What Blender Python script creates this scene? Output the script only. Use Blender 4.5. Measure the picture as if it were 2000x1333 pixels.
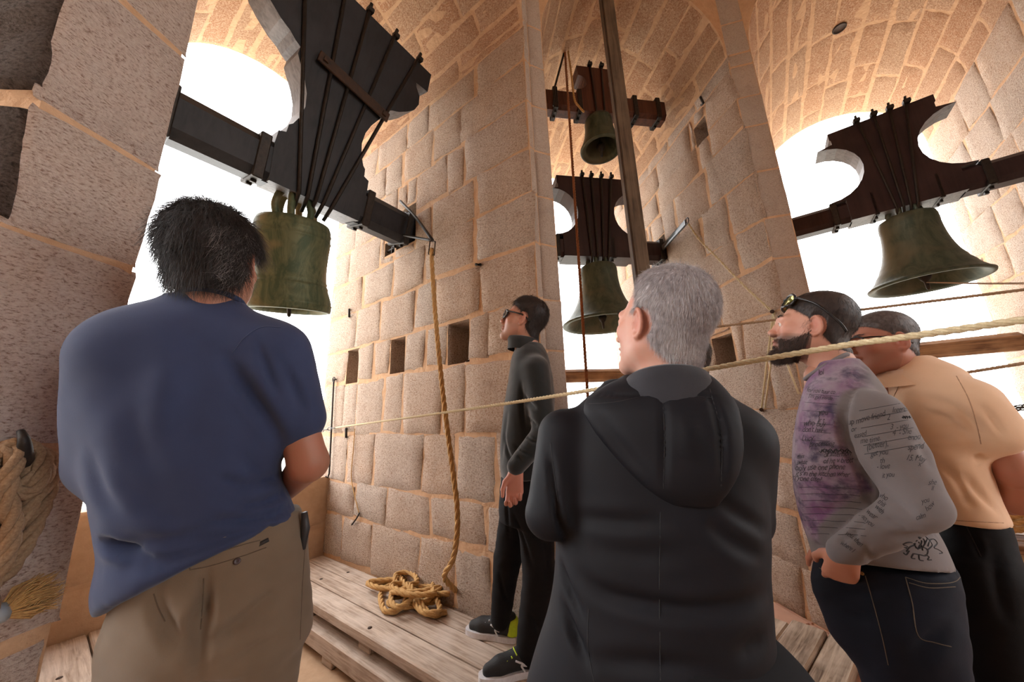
import bpy, math, random
import numpy as np
from mathutils import Vector, Matrix
from mathutils.bvhtree import BVHTree
for _o in list(bpy.data.objects): bpy.data.objects.remove(_o)
S = bpy.context.scene
COL = S.collection
random.seed(7); RNG = np.random.default_rng(7)
# ---------------------------------------------------------------- camera
FPX, CX, CY, EYE = 667.0, 1000.0, 666.5, 1.38
_up = np.array([893-CX, CY+2240, -FPX]); _up /= np.linalg.norm(_up)
_f = np.array([0, 0, -1.0]); _f = _f-_up*(_f@_up); _f /= np.linalg.norm(_f)
CM = np.stack([np.cross(_f, _up), _f, _up])
EYEP = np.array([0, 0, EYE])
cam = bpy.data.cameras.new('camera'); cam.lens = FPX/2000*36; cam.sensor_width = 36; cam.clip_start = .05; cam.clip_end = 9000
co = bpy.data.objects.new('camera', cam); COL.objects.link(co)
m4 = Matrix.Identity(4)
for i in range(3):
    for j in range(3): m4[i][j] = CM[i, j]
    m4[i][3] = EYEP[i]
co.matrix_world = m4; S.camera = co
# ---------------------------------------------------------------- light and exposure
S.view_settings.view_transform = 'Standard'; S.view_settings.look = 'None'
S.view_settings.exposure = 0.08; S.view_settings.gamma = 1.0; S.view_settings.use_curve_mapping = False
W = bpy.data.worlds.new('world'); S.world = W; W.use_nodes = True
nt = W.node_tree; bg = nt.nodes['Background']
bg.inputs[0].default_value = (.985, .99, 1.0, 1); bg.inputs[1].default_value = 7.6
# ---------------------------------------------------------------- geometry of the tower (octagon)
dirn = lambda a: np.array([math.sin(math.radians(a)), math.cos(math.radians(a))])
OC = np.array([1.468, .023]); AP = 2.212; OW = 1.639; TH = 2.65; SPR = 4.36; TOP = 5.75
AX = [-8.743+45*(k-1) for k in range(8)]     # bay 0 left, 1 centre, 2 right, 3.. behind the viewer
def ray(x, y): return CM@np.array([(x-CX)/FPX, (CY-y)/FPX, -1.0])
def pt(x, y, d):
    q = ray(x, y); return EYEP+q*(d/math.hypot(q[0], q[1]))
def atz(x, y, z):
    q = ray(x, y); return EYEP+q*((z-EYE)/q[2])
def onpl(x, y, P, n):
    q = ray(x, y); n = np.array(n, float); return EYEP+q*(((np.array(P, float)-EYEP)@n)/(q@n))
def bay(k, u, dep, z):
    p = OC+(AP+dep)*dirn(AX[k])+u*dirn(AX[k]+90); return np.array([p[0], p[1], z])
# ---------------------------------------------------------------- object helpers
WO = {}
def empty(name, loc, label=None, cat=None, group=None):
    o = bpy.data.objects.new(name, None); o.empty_display_size = .1; o.location = loc; COL.objects.link(o)
    WO[o.name] = np.array(loc, float); tag(o, label, cat, group); return o
def tag(o, label=None, cat=None, group=None, kind=None):
    if label: o['label'] = label
    if cat: o['category'] = cat
    if group: o['group'] = group
    if kind: o['kind'] = kind
    return o
def obj(name, V, Fc, mat=None, parent=None, smooth=True, origin=None, label=None, mats=None, fmat=None, cols=None):
    V = np.asarray(V, float).reshape(-1, 3)
    if parent is not None: og = WO[parent.name]
    elif origin is not None: og = np.array(origin, float)
    else:
        og = np.array([(V[:, 0].min()+V[:, 0].max())/2, (V[:, 1].min()+V[:, 1].max())/2, V[:, 2].min()])
    me = bpy.data.meshes.new(name)
    me.from_pydata((V-og).tolist(), [], Fc if isinstance(Fc, list) else Fc.tolist())
    if smooth: me.polygons.foreach_set('use_smooth', [True]*len(me.polygons))
    for m in (mats or ([mat] if mat else [])): me.materials.append(m)
    if fmat is not None: me.polygons.foreach_set('material_index', list(fmat))
    if cols is not None:
        ca = me.color_attributes.new('tint', 'FLOAT_COLOR', 'POINT')
        c4 = np.ones((len(V), 4), np.float32); c4[:, :3] = cols; ca.data.foreach_set('color', c4.ravel())
    me.update()
    o = bpy.data.objects.new(name, me); COL.objects.link(o)
    if parent is not None: o.parent = parent
    else: o.location = og
    WO[o.name] = og
    if label: o['label'] = label
    return o
class MB:
    def __init__(s): s.v = []; s.f = []; s.m = []; s.n = 0
    def add(s, V, Fc, mi=0):
        V = np.asarray(V, float).reshape(-1, 3); s.v.append(V); b = s.n
        s.f += [[i+b for i in q] for q in Fc]; s.m += [mi]*len(Fc); s.n += len(V); return s
    def box(s, c, sz, R=None, mi=0, bev=0):
        sz = np.array(sz, float)/2; P = []
        if bev:
            V = []
            for sx in (-1, 1):
                for sy in (-1, 1):
                    for sz_ in (-1, 1):
                        k = np.array([sx, sy, sz_])
                        for a in range(3):
                            q = sz*k-bev*k; q[a] = sz[a]*k[a]; V.append(q)
            V = np.array(V); idx = lambda sx, sy, sz_, a: ((sx > 0)*4+(sy > 0)*2+(sz_ > 0))*3+a
            Fc = []
            for a in range(3):
                b, c_ = (a+1) % 3, (a+2) % 3
                for sg in (-1, 1):
                    q = []
                    for (i, j) in ((-1, -1), (1, -1), (1, 1), (-1, 1)):
                        k = [0, 0, 0]; k[a] = sg; k[b] = i; k[c_] = j; q.append(idx(*k, a))
                    Fc.append(q if sg > 0 else q[::-1])
                for i in (-1, 1):
                    for j in (-1, 1):
                        k0 = [0, 0, 0]; k0[b] = i; k0[c_] = j; k1 = list(k0); k0[a] = -1; k1[a] = 1
                        q = [idx(*k0, b), idx(*k1, b), idx(*k1, c_), idx(*k0, c_)]
                        Fc.append(q if i*j > 0 else q[::-1])
            for sx in (-1, 1):
                for sy in (-1, 1):
                    for sz_ in (-1, 1):
                        q = [idx(sx, sy, sz_, a) for a in range(3)]; Fc.append(q if sx*sy*sz_ > 0 else q[::-1])
        else:
            V = np.array([[x, y, z] for x in (-1, 1) for y in (-1, 1) for z in (-1, 1)])*sz
            Fc = [[0, 1, 3, 2], [4, 6, 7, 5], [0, 4, 5, 1], [2, 3, 7, 6], [0, 2, 6, 4], [1, 5, 7, 3]]
        if R is not None: V = V@np.array(R).T
        return s.add(V+np.array(c), Fc, mi)
    def tube(s, pts, rad, n=8, mi=0, cap=True):
        P = np.array(pts, float); k = len(P); rad = np.broadcast_to(np.array(rad, float), (k,))
        T = np.gradient(P, axis=0); T /= np.linalg.norm(T, axis=1)[:, None]+1e-12
        N = np.cross(T[0], [0, 0, 1.0])
        if np.linalg.norm(N) < .1: N = np.cross(T[0], [1.0, 0, 0])
        V = []
        for i in range(k):
            N = N-T[i]*(N@T[i]); N /= np.linalg.norm(N); B = np.cross(T[i], N)
            a = np.arange(n)*2*np.pi/n
            V.append(P[i]+rad[i]*(np.cos(a)[:, None]*N+np.sin(a)[:, None]*B))
        V = np.concatenate(V); Fc = []
        for i in range(k-1):
            for j in range(n):
                j2 = (j+1) % n; Fc.append([i*n+j, i*n+j2, (i+1)*n+j2, (i+1)*n+j])
        if cap: Fc.append(list(range(n))[::-1]); Fc.append([(k-1)*n+j for j in range(n)])
        return s.add(V, Fc, mi)
    def lathe(s, prof, c, axis=(0, 0, 1), n=48, mi=0, ref=None):
        A = np.array(axis, float); A /= np.linalg.norm(A)
        X = np.cross(A, [0, 1, 0] if abs(A[1]) < .9 else [1, 0, 0]); X /= np.linalg.norm(X); Y = np.cross(A, X)
        a = np.arange(n)*2*np.pi/n; V = []
        for (r, h) in prof: V.append(np.array(c)+A*h+r*(np.cos(a)[:, None]*X+np.sin(a)[:, None]*Y))
        k = len(prof); Fc = []
        for i in range(k-1):
            for j in range(n):
                j2 = (j+1) % n; Fc.append([i*n+j, i*n+j2, (i+1)*n+j2, (i+1)*n+j])
        return s.add(np.concatenate(V), Fc, mi)
    def prism(s, out, mapf, d0, d1, mi=0, mi_side=None):
        n = len(out); V = [mapf(a, b, d0) for a, b in out]+[mapf(a, b, d1) for a, b in out]
        s.add(V, [list(range(n))], mi); s.f.append([q+s.n-2*n for q in range(2*n-1, n-1, -1)]); s.m.append(mi)
        for i in range(n):
            j = (i+1) % n; s.f.append([q+s.n-2*n for q in (i, i+n, j+n, j)][::-1]); s.m.append(mi if mi_side is None else mi_side)
        return s
    def build(s, name, mat=None, parent=None, **k):
        if isinstance(mat, list): k['mats'] = mat; k['fmat'] = s.m; mat = None
        return obj(name, np.concatenate(s.v), s.f, mat, parent, **k)
def catmull(P, n=8):
    P = np.array(P, float); Q = np.vstack([2*P[0]-P[1], P, 2*P[-1]-P[-2]]); o = []
    for i in range(1, len(Q)-2):
        for t in np.arange(n)/n:
            a, b, c, d = Q[i-1:i+3]; o.append(.5*((2*b)+(c-a)*t+(2*a-5*b+4*c-d)*t*t+(3*b-a-3*c+d)*t**3))
    o.append(P[-1]); return np.array(o)
def resample(P, step):
    P = np.array(P, float); L = np.r_[0, np.cumsum(np.linalg.norm(np.diff(P, axis=0), axis=1))]
    n = max(2, int(L[-1]/step)+1); t = np.linspace(0, L[-1], n)
    return np.stack([np.interp(t, L, P[:, i]) for i in range(3)], 1)
def rope_mb(path, R, pitch=None, step=None, n=6, strands=3):
    pitch = pitch or 7*R; step = step or pitch/8
    P = resample(path, step); k = len(P); T = np.gradient(P, axis=0); T /= np.linalg.norm(T, axis=1)[:, None]
    N = np.cross(T[0], [0, 0, 1.0])
    if np.linalg.norm(N) < .1: N = np.cross(T[0], [1.0, 0, 0])
    mb = MB(); NN = []; BB = []
    for i in range(k):
        N = N-T[i]*(N@T[i]); N /= np.linalg.norm(N); NN.append(N.copy()); BB.append(np.cross(T[i], N))
    NN = np.array(NN); BB = np.array(BB); L = np.arange(k)*step
    for s in range(strands):
        a = 2*np.pi*(L/pitch+s/strands); mb.tube(P+.5*R*(np.cos(a)[:, None]*NN+np.sin(a)[:, None]*BB), .56*R, n)
    return mb
def mark_stuff(o): o['kind'] = 'stuff'; return o
# ---------------------------------------------------------------- materials
def srgb(r, g, b):
    f = lambda c: c/12.92 if c <= .04045 else ((c+.055)/1.055)**2.4
    return (f(r/255), f(g/255), f(b/255), 1)
class NG:
    def __init__(s, name):
        s.m = bpy.data.materials.new(name); s.m.use_nodes = True; s.t = s.m.node_tree; s.p = s.t.nodes['Principled BSDF']
        s.tc = s.t.nodes.new('ShaderNodeTexCoord')
    def n(s, ty, **k):
        o = s.t.nodes.new('ShaderNode'+ty)
        for a, b in k.items():
            if a.startswith('i_'):
                key = a[2:]; key = int(key) if key.isdigit() else key.replace('_', ' ')
                if hasattr(b, 'is_output') or isinstance(b, bpy.types.NodeSocket): s.t.links.new(b, o.inputs[key])
                else: o.inputs[key].default_value = b
            else: setattr(o, a, b)
        return o
    def noise(s, scale, detail=4, rough=.6, vec=None, dist=0):
        return s.n('TexNoise', i_Vector=vec or s.tc.outputs['Object'], i_Scale=scale, i_Detail=detail, i_Roughness=rough, i_Distortion=dist).outputs[0]
    def ramp(s, fac, stops):
        r = s.n('ValToRGB', i_0=fac); e = r.color_ramp.elements
        while len(e) < len(stops): e.new(.5)
        for q, (p, c) in zip(e, stops): q.position = p; q.color = c if len(c) == 4 else (*c, 1)
        return r.outputs[0]
    def mix(s, fac, a, b, mode='MIX'):
        o = s.n('Mix', data_type='RGBA', blend_type=mode)
        for key, v in ((0, fac), (6, a), (7, b)):
            if isinstance(v, bpy.types.NodeSocket): s.t.links.new(v, o.inputs[key])
            else: o.inputs[key].default_value = v
        return o.outputs[2]
    def vmap(s, sc=(1, 1, 1), rot=(0, 0, 0), vec=None):
        o = s.n('Mapping', i_Vector=vec or s.tc.outputs['Object']); o.inputs['Scale'].default_value = sc; o.inputs['Rotation'].default_value = rot
        return o.outputs[0]
    def bump(s, h, strength=.5, dist=.01, nrm=None):
        o = s.n('Bump', i_Height=h, i_Strength=strength, i_Distance=dist)
        if nrm is not None: s.t.links.new(nrm, o.inputs['Normal'])
        return o.outputs[0]
    def out(s, col=None, rough=None, nrm=None, metal=0, spec=None, sheen=0):
        for key, v in (('Base Color', col), ('Roughness', rough), ('Normal', nrm)):
            if v is None: continue
            if isinstance(v, bpy.types.NodeSocket): s.t.links.new(v, s.p.inputs[key])
            else: s.p.inputs[key].default_value = v
        s.p.inputs['Metallic'].default_value = metal
        if spec is not None: s.p.inputs['Specular IOR Level'].default_value = spec
        if sheen: s.p.inputs['Sheen Weight'].default_value = sheen; s.p.inputs['Sheen Roughness'].default_value = .5
        return s.m
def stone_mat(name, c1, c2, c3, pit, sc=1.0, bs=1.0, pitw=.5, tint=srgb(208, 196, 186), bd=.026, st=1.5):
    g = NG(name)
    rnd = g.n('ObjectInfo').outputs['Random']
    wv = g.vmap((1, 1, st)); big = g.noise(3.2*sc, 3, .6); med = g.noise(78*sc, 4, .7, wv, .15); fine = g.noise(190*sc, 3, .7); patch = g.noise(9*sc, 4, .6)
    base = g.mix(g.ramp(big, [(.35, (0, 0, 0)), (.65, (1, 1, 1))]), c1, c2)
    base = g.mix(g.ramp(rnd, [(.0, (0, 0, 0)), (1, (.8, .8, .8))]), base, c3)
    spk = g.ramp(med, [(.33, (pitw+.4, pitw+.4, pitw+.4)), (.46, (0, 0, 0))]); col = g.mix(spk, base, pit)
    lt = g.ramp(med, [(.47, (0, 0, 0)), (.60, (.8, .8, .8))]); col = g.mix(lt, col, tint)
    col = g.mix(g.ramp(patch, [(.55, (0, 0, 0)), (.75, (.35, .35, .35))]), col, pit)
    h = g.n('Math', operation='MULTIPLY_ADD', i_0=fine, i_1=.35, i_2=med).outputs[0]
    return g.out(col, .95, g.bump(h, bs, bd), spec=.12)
M = {}
M['stone'] = stone_mat('stone', srgb(222, 188, 160), srgb(214, 186, 164), srgb(208, 194, 182), srgb(170, 126, 96), tint=srgb(238, 220, 204))
M['stone_grey'] = stone_mat('stone_grey', srgb(232, 208, 192), srgb(222, 204, 192), srgb(230, 212, 202), srgb(158, 120, 100), 1.15, 1.0, .5, srgb(246, 232, 222), .016, 2.2)
M['stone_shaded'] = stone_mat('stone_shaded', srgb(98, 84, 78), srgb(84, 73, 67), srgb(106, 94, 86), srgb(56, 46, 40), 1.2, 1.0, .5, srgb(120, 106, 98))  # darker copy for the left pier's unlit face, shade put into the colour
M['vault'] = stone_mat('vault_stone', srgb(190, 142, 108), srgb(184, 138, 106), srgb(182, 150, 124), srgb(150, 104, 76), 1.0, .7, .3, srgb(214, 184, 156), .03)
M['smooth_stone'] = stone_mat('dressed_stone', srgb(186, 166, 150), srgb(178, 161, 147), srgb(174, 162, 152), srgb(148, 126, 110), 1.3, .5, .3, srgb(190, 174, 162), .02)
def simple(name, c1, c2, sc=20, rough=.8, bs=.2, metal=0, spec=None, stretch=None, sheen=0, detail=5, dist=.004):
    g = NG(name); v = g.vmap(stretch) if stretch else None
    n = g.noise(sc, detail, .6, v)
    return g.out(g.mix(g.ramp(n, [(.3, (0, 0, 0)), (.7, (1, 1, 1))]), c1, c2), rough, g.bump(n, bs, dist) if bs else None, metal, spec, sheen)
M['mortar'] = simple('mortar', srgb(204, 168, 136), srgb(190, 154, 122), 22, .95, .7, dist=.02, spec=.1)
M['plaster'] = simple('lime_plaster', srgb(190, 160, 132), srgb(178, 148, 120), 16, .95, .7, dist=.01, spec=.1)
def wood_mat(name, c1, c2, c3, axis=0, rough=.75, bs=.4, grain=60, az=None):
    g = NG(name); sc = [1, 1, 1]; sc[axis] = .06
    v0 = g.vmap((1, 1, 1), (0, 0, math.radians(az-90))) if az is not None else None
    v = g.vmap(tuple(sc), vec=v0); n = g.noise(grain, 6, .65, v, .6); n2 = g.noise(5, 3, .5)
    c = g.mix(g.ramp(n, [(.35, (0, 0, 0)), (.62, (1, 1, 1))]), c2, c1); c = g.mix(g.ramp(n2, [(.45, (0, 0, 0)), (.75, (.7, .7, .7))]), c, c3)
    return g.out(c, rough, g.bump(n, bs, .004), spec=.3)
M['tile'] = simple('terracotta_tile', srgb(184, 140, 116), srgb(170, 126, 104), 9, .7, .15)
M['rope'] = simple('sisal_rope', srgb(206, 168, 110), srgb(172, 130, 78), 180, .9, .8, dist=.002)
M['rope_pale'] = simple('pale_rope', srgb(220, 206, 172), srgb(196, 178, 140), 200, .9, .8, dist=.002)
M['rope_red'] = simple('old_rope', srgb(160, 104, 66), srgb(124, 78, 50), 160, .9, .8, dist=.002)
M['rope_dull'] = simple('dull_rope', srgb(170, 142, 112), srgb(136, 108, 82), 200, .92, .8, dist=.002)
M['iron'] = simple('dark_iron', (.02, .018, .017, 1), (.045, .036, .03, 1), 40, .55, .3, .6)
M['rust'] = simple('rusty_iron', (.07, .035, .02, 1), (.03, .02, .016, 1), 30, .75, .4, .3)
M['steel'] = simple('grey_steel', (.13, .14, .15, 1), (.2, .205, .21, 1), 30, .6, .1, .6)
def bronze(name, a, b, c):
    g = NG(name); v = g.vmap((1, 1, .3)); n = g.noise(13, 7, .7, v, .8); n2 = g.noise(40, 4, .6); n3 = g.noise(3, 3, .5)
    col = g.mix(g.ramp(n, [(.4, (0, 0, 0)), (.6, (1, 1, 1))]), a, b); col = g.mix(g.ramp(n3, [(.52, (0, 0, 0)), (.66, (.8, .8, .8))]), col, c)
    return g.out(col, .55, g.bump(n2, .25, .004), .35, .4)
M['bronze'] = bronze('green_bronze', srgb(66, 80, 58), srgb(104, 108, 80), srgb(142, 124, 92))
M['bronze_dark'] = bronze('dark_bronze', srgb(60, 72, 60), srgb(86, 94, 78), srgb(104, 102, 84))
# ================================================================ THE TOWER
def wall_panel(mb, mapf, s0, s1, t0, t1, holes=(), hd=.28, mi=0):
    """flat wall surface in (s,t) with rectangular recesses"""
    xs = sorted({s0, s1, *[h[0] for h in holes], *[h[1] for h in holes]}); ys = sorted({t0, t1, *[h[2] for h in holes], *[h[3] for h in holes]})
    inh = lambda x, y: any(h[0] < x < h[1] and h[2] < y < h[3] for h in holes)
    for a, b in zip(xs, xs[1:]):
        for c, d in zip(ys, ys[1:]):
            if not inh((a+b)/2, (c+d)/2): mb.add([mapf(a, c, 0), mapf(b, c, 0), mapf(b, d, 0), mapf(a, d, 0)], [[0, 1, 2, 3]], mi)
    for (a, b, c, d) in holes:
        V = [mapf(x, y, o) for o in (0, -hd) for x, y in ((a, c), (b, c), (b, d), (a, d))]
        mb.add(V, [[0, 1, 5, 4], [1, 2, 6, 5], [2, 3, 7, 6], [3, 0, 4, 7], [4, 5, 6, 7]], 1)
def split_hole(r, h):
    a, b, c, d = r; e, f, g, k = h
    if e >= b or f <= a or g >= d or k <= c: return [r]
    o = []
    if e-a > .05: o.append((a, e, c, d))
    if b-f > .05: o.append((f, b, c, d))
    a2, b2 = max(a, e), min(b, f)
    if g-c > .05: o.append((a2, b2, c, g))
    if d-k > .05: o.append((a2, b2, k, d))
    return o
def stone_patch(mapf, r, gap=.0055, proud=.005, rough=.004, wob=.022, nmax=5):
    a, b, c, d = r; L, Hh = b-a, d-c
    g = gap*random.uniform(.7, 1.5)
    nx = max(2, min(nmax, int(L/.1)+1)); ny = max(2, min(nmax, int(Hh/.1)+1))
    xs = [0, .014]+[.014+(L-2*g-.028)*i/nx for i in range(1, nx)]+[L-2*g-.014, L-2*g]
    ys = [0, .014]+[.014+(Hh-2*g-.028)*i/ny for i in range(1, ny)]+[Hh-2*g-.014, Hh-2*g]
    cj = RNG.uniform(-wob, wob, (2, 2, 2)); pr = proud+random.uniform(-.3, .6)*proud
    V = []; n, m = len(xs), len(ys); er = RNG.uniform(-.4, .4, (n, m, 2))*wob; dz = RNG.uniform(-rough, rough, (n, m))
    for j in range(m):
        for i in range(n):
            fx, fy = xs[i]/xs[-1], ys[j]/ys[-1]
            w = np.array([(1-fx)*(1-fy), fx*(1-fy), (1-fx)*fy, fx*fy])
            q = w[0]*cj[0, 0]+w[1]*cj[1, 0]+w[2]*cj[0, 1]+w[3]*cj[1, 1]
            edge = i in (0, n-1) or j in (0, m-1)
            V.append(mapf(a+g+xs[i]+q[0]+er[i, j, 0], c+g+ys[j]+q[1]+er[i, j, 1], -.002 if edge else pr+dz[i, j]))
    Fc = [[j*n+i, j*n+i+1, (j+1)*n+i+1, (j+1)*n+i] for j in range(m-1) for i in range(n-1)]
    return V, Fc
def stones(mapf, rects, mat, parent, name='stone', flip=False, **k):
    for r in rects:
        V, Fc = stone_patch(mapf, r, **k)
        if flip: Fc = [q[::-1] for q in Fc]
        obj(name, V, Fc, mat, parent)
def pmap(P, d, n):
    P = np.array([P[0], P[1]]); d = np.array(d); n = np.array(n)
    def f(s, t, o):
        q = P+d*s+n*o; return np.array([q[0], q[1], t])
    return f
def courses_rects(zs, joints, s1, holes=()):
    R = []
    for (c, d), js in zip(zip(zs, zs[1:]), joints):
        js = [-.012]+[j for j in js if 0 < j < s1-.08]+[s1]
        for a, b in zip(js, js[1:]):
            rs = [(a, b, c, d)]
            for h in holes: rs = [q for r in rs for q in split_hole(r, h)]
            R += rs
    return R
def rand_joints(n, s1, lo=.38, hi=.72, seed=0):
    rr = random.Random(seed); out = []
    for i in range(n):
        x = rr.uniform(.2, .6); js = []
        while x < s1-.2: js.append(x); x += rr.uniform(lo, hi)
        out.append(js)
    return out
# ---- plan points
def cor(k, s): p = bay(k, s*OW/2, 0, 0); return p[:2]
PR = {k: cor(k, 1) for k in range(-1, 8)}; PL = {k: cor(k, -1) for k in range(-1, 8)}
A1 = np.array([-1.193, .712]); A2 = np.array([-1.150, .958])
# ---- bay 0, right reveal : hand-measured courses
Z0 = [0, .26, .615, .894, 1.305, 1.78, 2.11, 2.49, 2.85, 3.21, 3.60, 3.97, 4.29]
J0 = [[.5, 1.1, 1.7], [.40, .72, 1.08, 1.64, 2.1], [.45, .96, 1.48, 1.94], [.35, .70, 1.05, 1.69, 2.1], [.61, .87, 1.32, 1.59, 2.0], [.40, 1.05, 1.75],
      [.47, .94, 1.19, 1.69, 2.1], [.52, 1.08, 1.53, 2.02], [.49, 1.0, 1.75, 2.33], [.62, .82, 1.35, 1.8, 2.24], [.66, 1.0, 1.43, 1.72, 2.2], [.49, 1.07, 1.38, 1.9, 2.3]]
H0 = [(2.02, 2.23, 1.77, 2.10), (1.31, 1.51, 1.79, 2.09), (.58, .80, 1.78, 2.09), (1.22, 1.50, 2.94, 3.32), (1.52, 1.68, 2.93, 3.07)]
Z1 = [0, .34, .68, 1.02, 1.38, 1.76, 2.09, 2.46, 2.80, 3.20, 3.62, 3.91, 4.23, SPR]
J1 = rand_joints(13, TH, seed=3); J1[9] = [.46, .95, 1.5, 2.1]; J1[8] = [.3, .62, 1.2, 1.8]; J1[7] = [.27, .85, 1.5, 2.1]; J1[6] = [.58, 1.1, 1.6]; J1[10] = [.5, 1.2, 1.9]
H1 = [(.50, .74, 1.77, 2.03), (.34, .50, 3.88, 4.10), (1.18, 1.42, 3.06, 3.36)]
Z2 = [0, .36, .72, 1.08, 1.42, 1.78, 2.12, 2.48, 2.84, 3.2, 3.58, 3.97, 4.40]; J2 = rand_joints(12, TH, seed=9)
ZP = [0, .27, .55, .92, 1.345, 1.872, 2.215, 2.70, 3.1, 3.5, 3.9, 4.3]
SPB = {0: 4.29, 1: 4.36, 2: 4.40}
def pier(name, a, b, ka, kb, sa, sb, extra=()):
    """plan polygon of a pier: a = inner corner on bay ka's right reveal, b = inner corner on bay kb's left reveal"""
    mb = MB()
    oa = a+dirn(AX[ka])*sa; ob = b+dirn(AX[kb])*sb
    pts = [oa, a, *extra, b, ob]
    hol = {0: H0, 1: H1}.get(ka, [])
    if ka == -1: hol = []
    mp = pmap(a, dirn(AX[ka]), -dirn(AX[ka]+90))
    wall_panel(mb, mp, 0, sa, 0, SPB.get(ka, SPR), hol)
    chain = [a, *extra, b]
    for p, q in zip(chain, chain[1:]): mb.add([[*p, 0], [*p, TOP], [*q, TOP], [*q, 0]], [[0, 1, 2, 3]])
    zb_ = SPB.get(kb, SPR); mb.add([[*b, 0], [*b, zb_], [*ob, zb_], [*ob, 0]], [[0, 1, 2, 3]])
    mb.add([[*ob, 0], [*ob, TOP], [*oa, TOP], [*oa, 0]], [[0, 1, 2, 3]])
    o = mb.build(name, [M['mortar'], M['stone']], smooth=False); o['kind'] = 'structure'; return o
N2 = np.array([.205, 2.037])
w_left = pier('wall_left', A1, A2, -1, 0, 2.3, TH-.47)
w_mid = pier('wall_centre', PR[0], PL[1], 0, 1, TH, TH, (N2,))
w_right = pier('wall_right', PR[1], PL[2], 1, 2, TH, TH)
w_far = pier('wall_far_right', PR[2], PL[3], 2, 3, TH, TH)
for k, nm in ((3, 'wall_back_right'), (4, 'wall_back'), (5, 'wall_back_left')):
    pier(nm, PR[k], PL[k+1], k, k+1, TH, TH)
pier('wall_near_left', PR[6], bay(-1, -OW/2, 0, 0)[:2], 6, 7, TH, TH)
# stones of the reveals
def reveal(k, Z, J, H, par, mat, s1=TH):
    stones(pmap(PR[k], dirn(AX[k]), -dirn(AX[k]+90)), courses_rects(Z, J, s1, H), mat, par, flip=False)
reveal(0, Z0, J0, H0, w_mid, M['stone']); reveal(1, Z1, J1, H1, w_right, M['stone']); reveal(2, Z2, J2, [], w_far, M['stone'])
def strip(p, q, Z, mat, par, **k):
    d = (q-p)/np.linalg.norm(q-p); n = np.array([d[1], -d[0]])
    stones(pmap(p, d, n), [(-.004, np.linalg.norm(q-p)+.004, c, e) for c, e in zip(Z, Z[1:])], mat, par, gap=.004, proud=.008, rough=.002, wob=.004, **k)
ZS = Z0[:-1]+[4.36, 4.7, 5.05, 5.4, TOP]
strip(PR[0], N2, ZS, M['smooth_stone'], w_mid); strip(N2, PL[1], ZS, M['smooth_stone'], w_mid)
strip(PR[1], PL[2], Z1[:-1]+[4.36, 4.7, 5.05, 5.4, TOP], M['smooth_stone'], w_right)
strip(PR[2], PL[3], Z2[:-1]+[4.36, 4.7, 5.05, 5.4, TOP], M['smooth_stone'], w_far)
d = (A2-A1)/np.linalg.norm(A2-A1); n_ = np.array([d[1], -d[0]]); LW = np.linalg.norm(A2-A1)
stones(pmap(A1, d, n_), [(-.020, LW+.020, c, e) for c, e in zip(ZP, ZP[1:])], M['stone_grey'], w_left, gap=.011, proud=.006, rough=.004, wob=.008, nmax=9)
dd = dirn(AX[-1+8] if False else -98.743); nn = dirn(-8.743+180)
stones(pmap(A1, dd, nn), courses_rects(ZP, rand_joints(11, 2.3, seed=5), 2.3), M['stone_shaded'], w_left, gap=.014, proud=.018, rough=.012, flip=True, nmax=6)
# ---- vaults with voussoirs, spandrels, roof
def vmapf(k):
    sp = SPB.get(k, SPR)
    def f(s, th, o):
        rr = OW/2-o; return bay(k, rr*math.cos(th), s, sp+rr*math.sin(th))
    return f
ceil = MB()
for k in range(8):
    f = vmapf(k); n = 20
    for i in range(n):
        a, b = math.pi*i/n, math.pi*(i+1)/n
        ceil.add([f(0, a, 0), f(TH, a, 0), f(TH, b, 0), f(0, b, 0)], [[0, 1, 2, 3]])
        for s in (0, TH):
            ceil.add([f(s, a, 0), f(s, b, 0), bay(k, OW/2*math.cos(b), s, TOP), bay(k, OW/2*math.cos(a), s, TOP)], [[0, 1, 2, 3]])
ro = []
for k in range(8):
    ro += [bay(k, -OW/2, TH, TOP), bay(k, OW/2, TH, TOP)]
ceil.add(ro, [list(range(16))])
cl = ceil.build('ceiling', M['mortar'], smooth=False); cl['kind'] = 'structure'
for k in (0, 1, 2):
    f = vmapf(k); rr = random.Random(k+20); nc = 12; H = []
    for i in range(nc):
        a, b = math.pi*i/nc, math.pi*(i+1)/nc; x = 0; js = [0]; x = rr.uniform(.3, .7)
        while x < TH-.25: js.append(x); x += rr.uniform(.42, .8)
        js.append(TH)
        for s0, s1 in zip(js, js[1:]):
            if k == 2 and i == 8 and s0 < 1.1 < s1: pass
            R_ = OW/2
            g = lambda s, t, o, f=f: f(s, t/R_, o)
            V, Fc = stone_patch(g, (s0, s1, a*R_, b*R_), gap=.006, proud=.003, rough=.002, wob=.010)
            obj('voussoir', V, Fc, M['vault'], cl)
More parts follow.
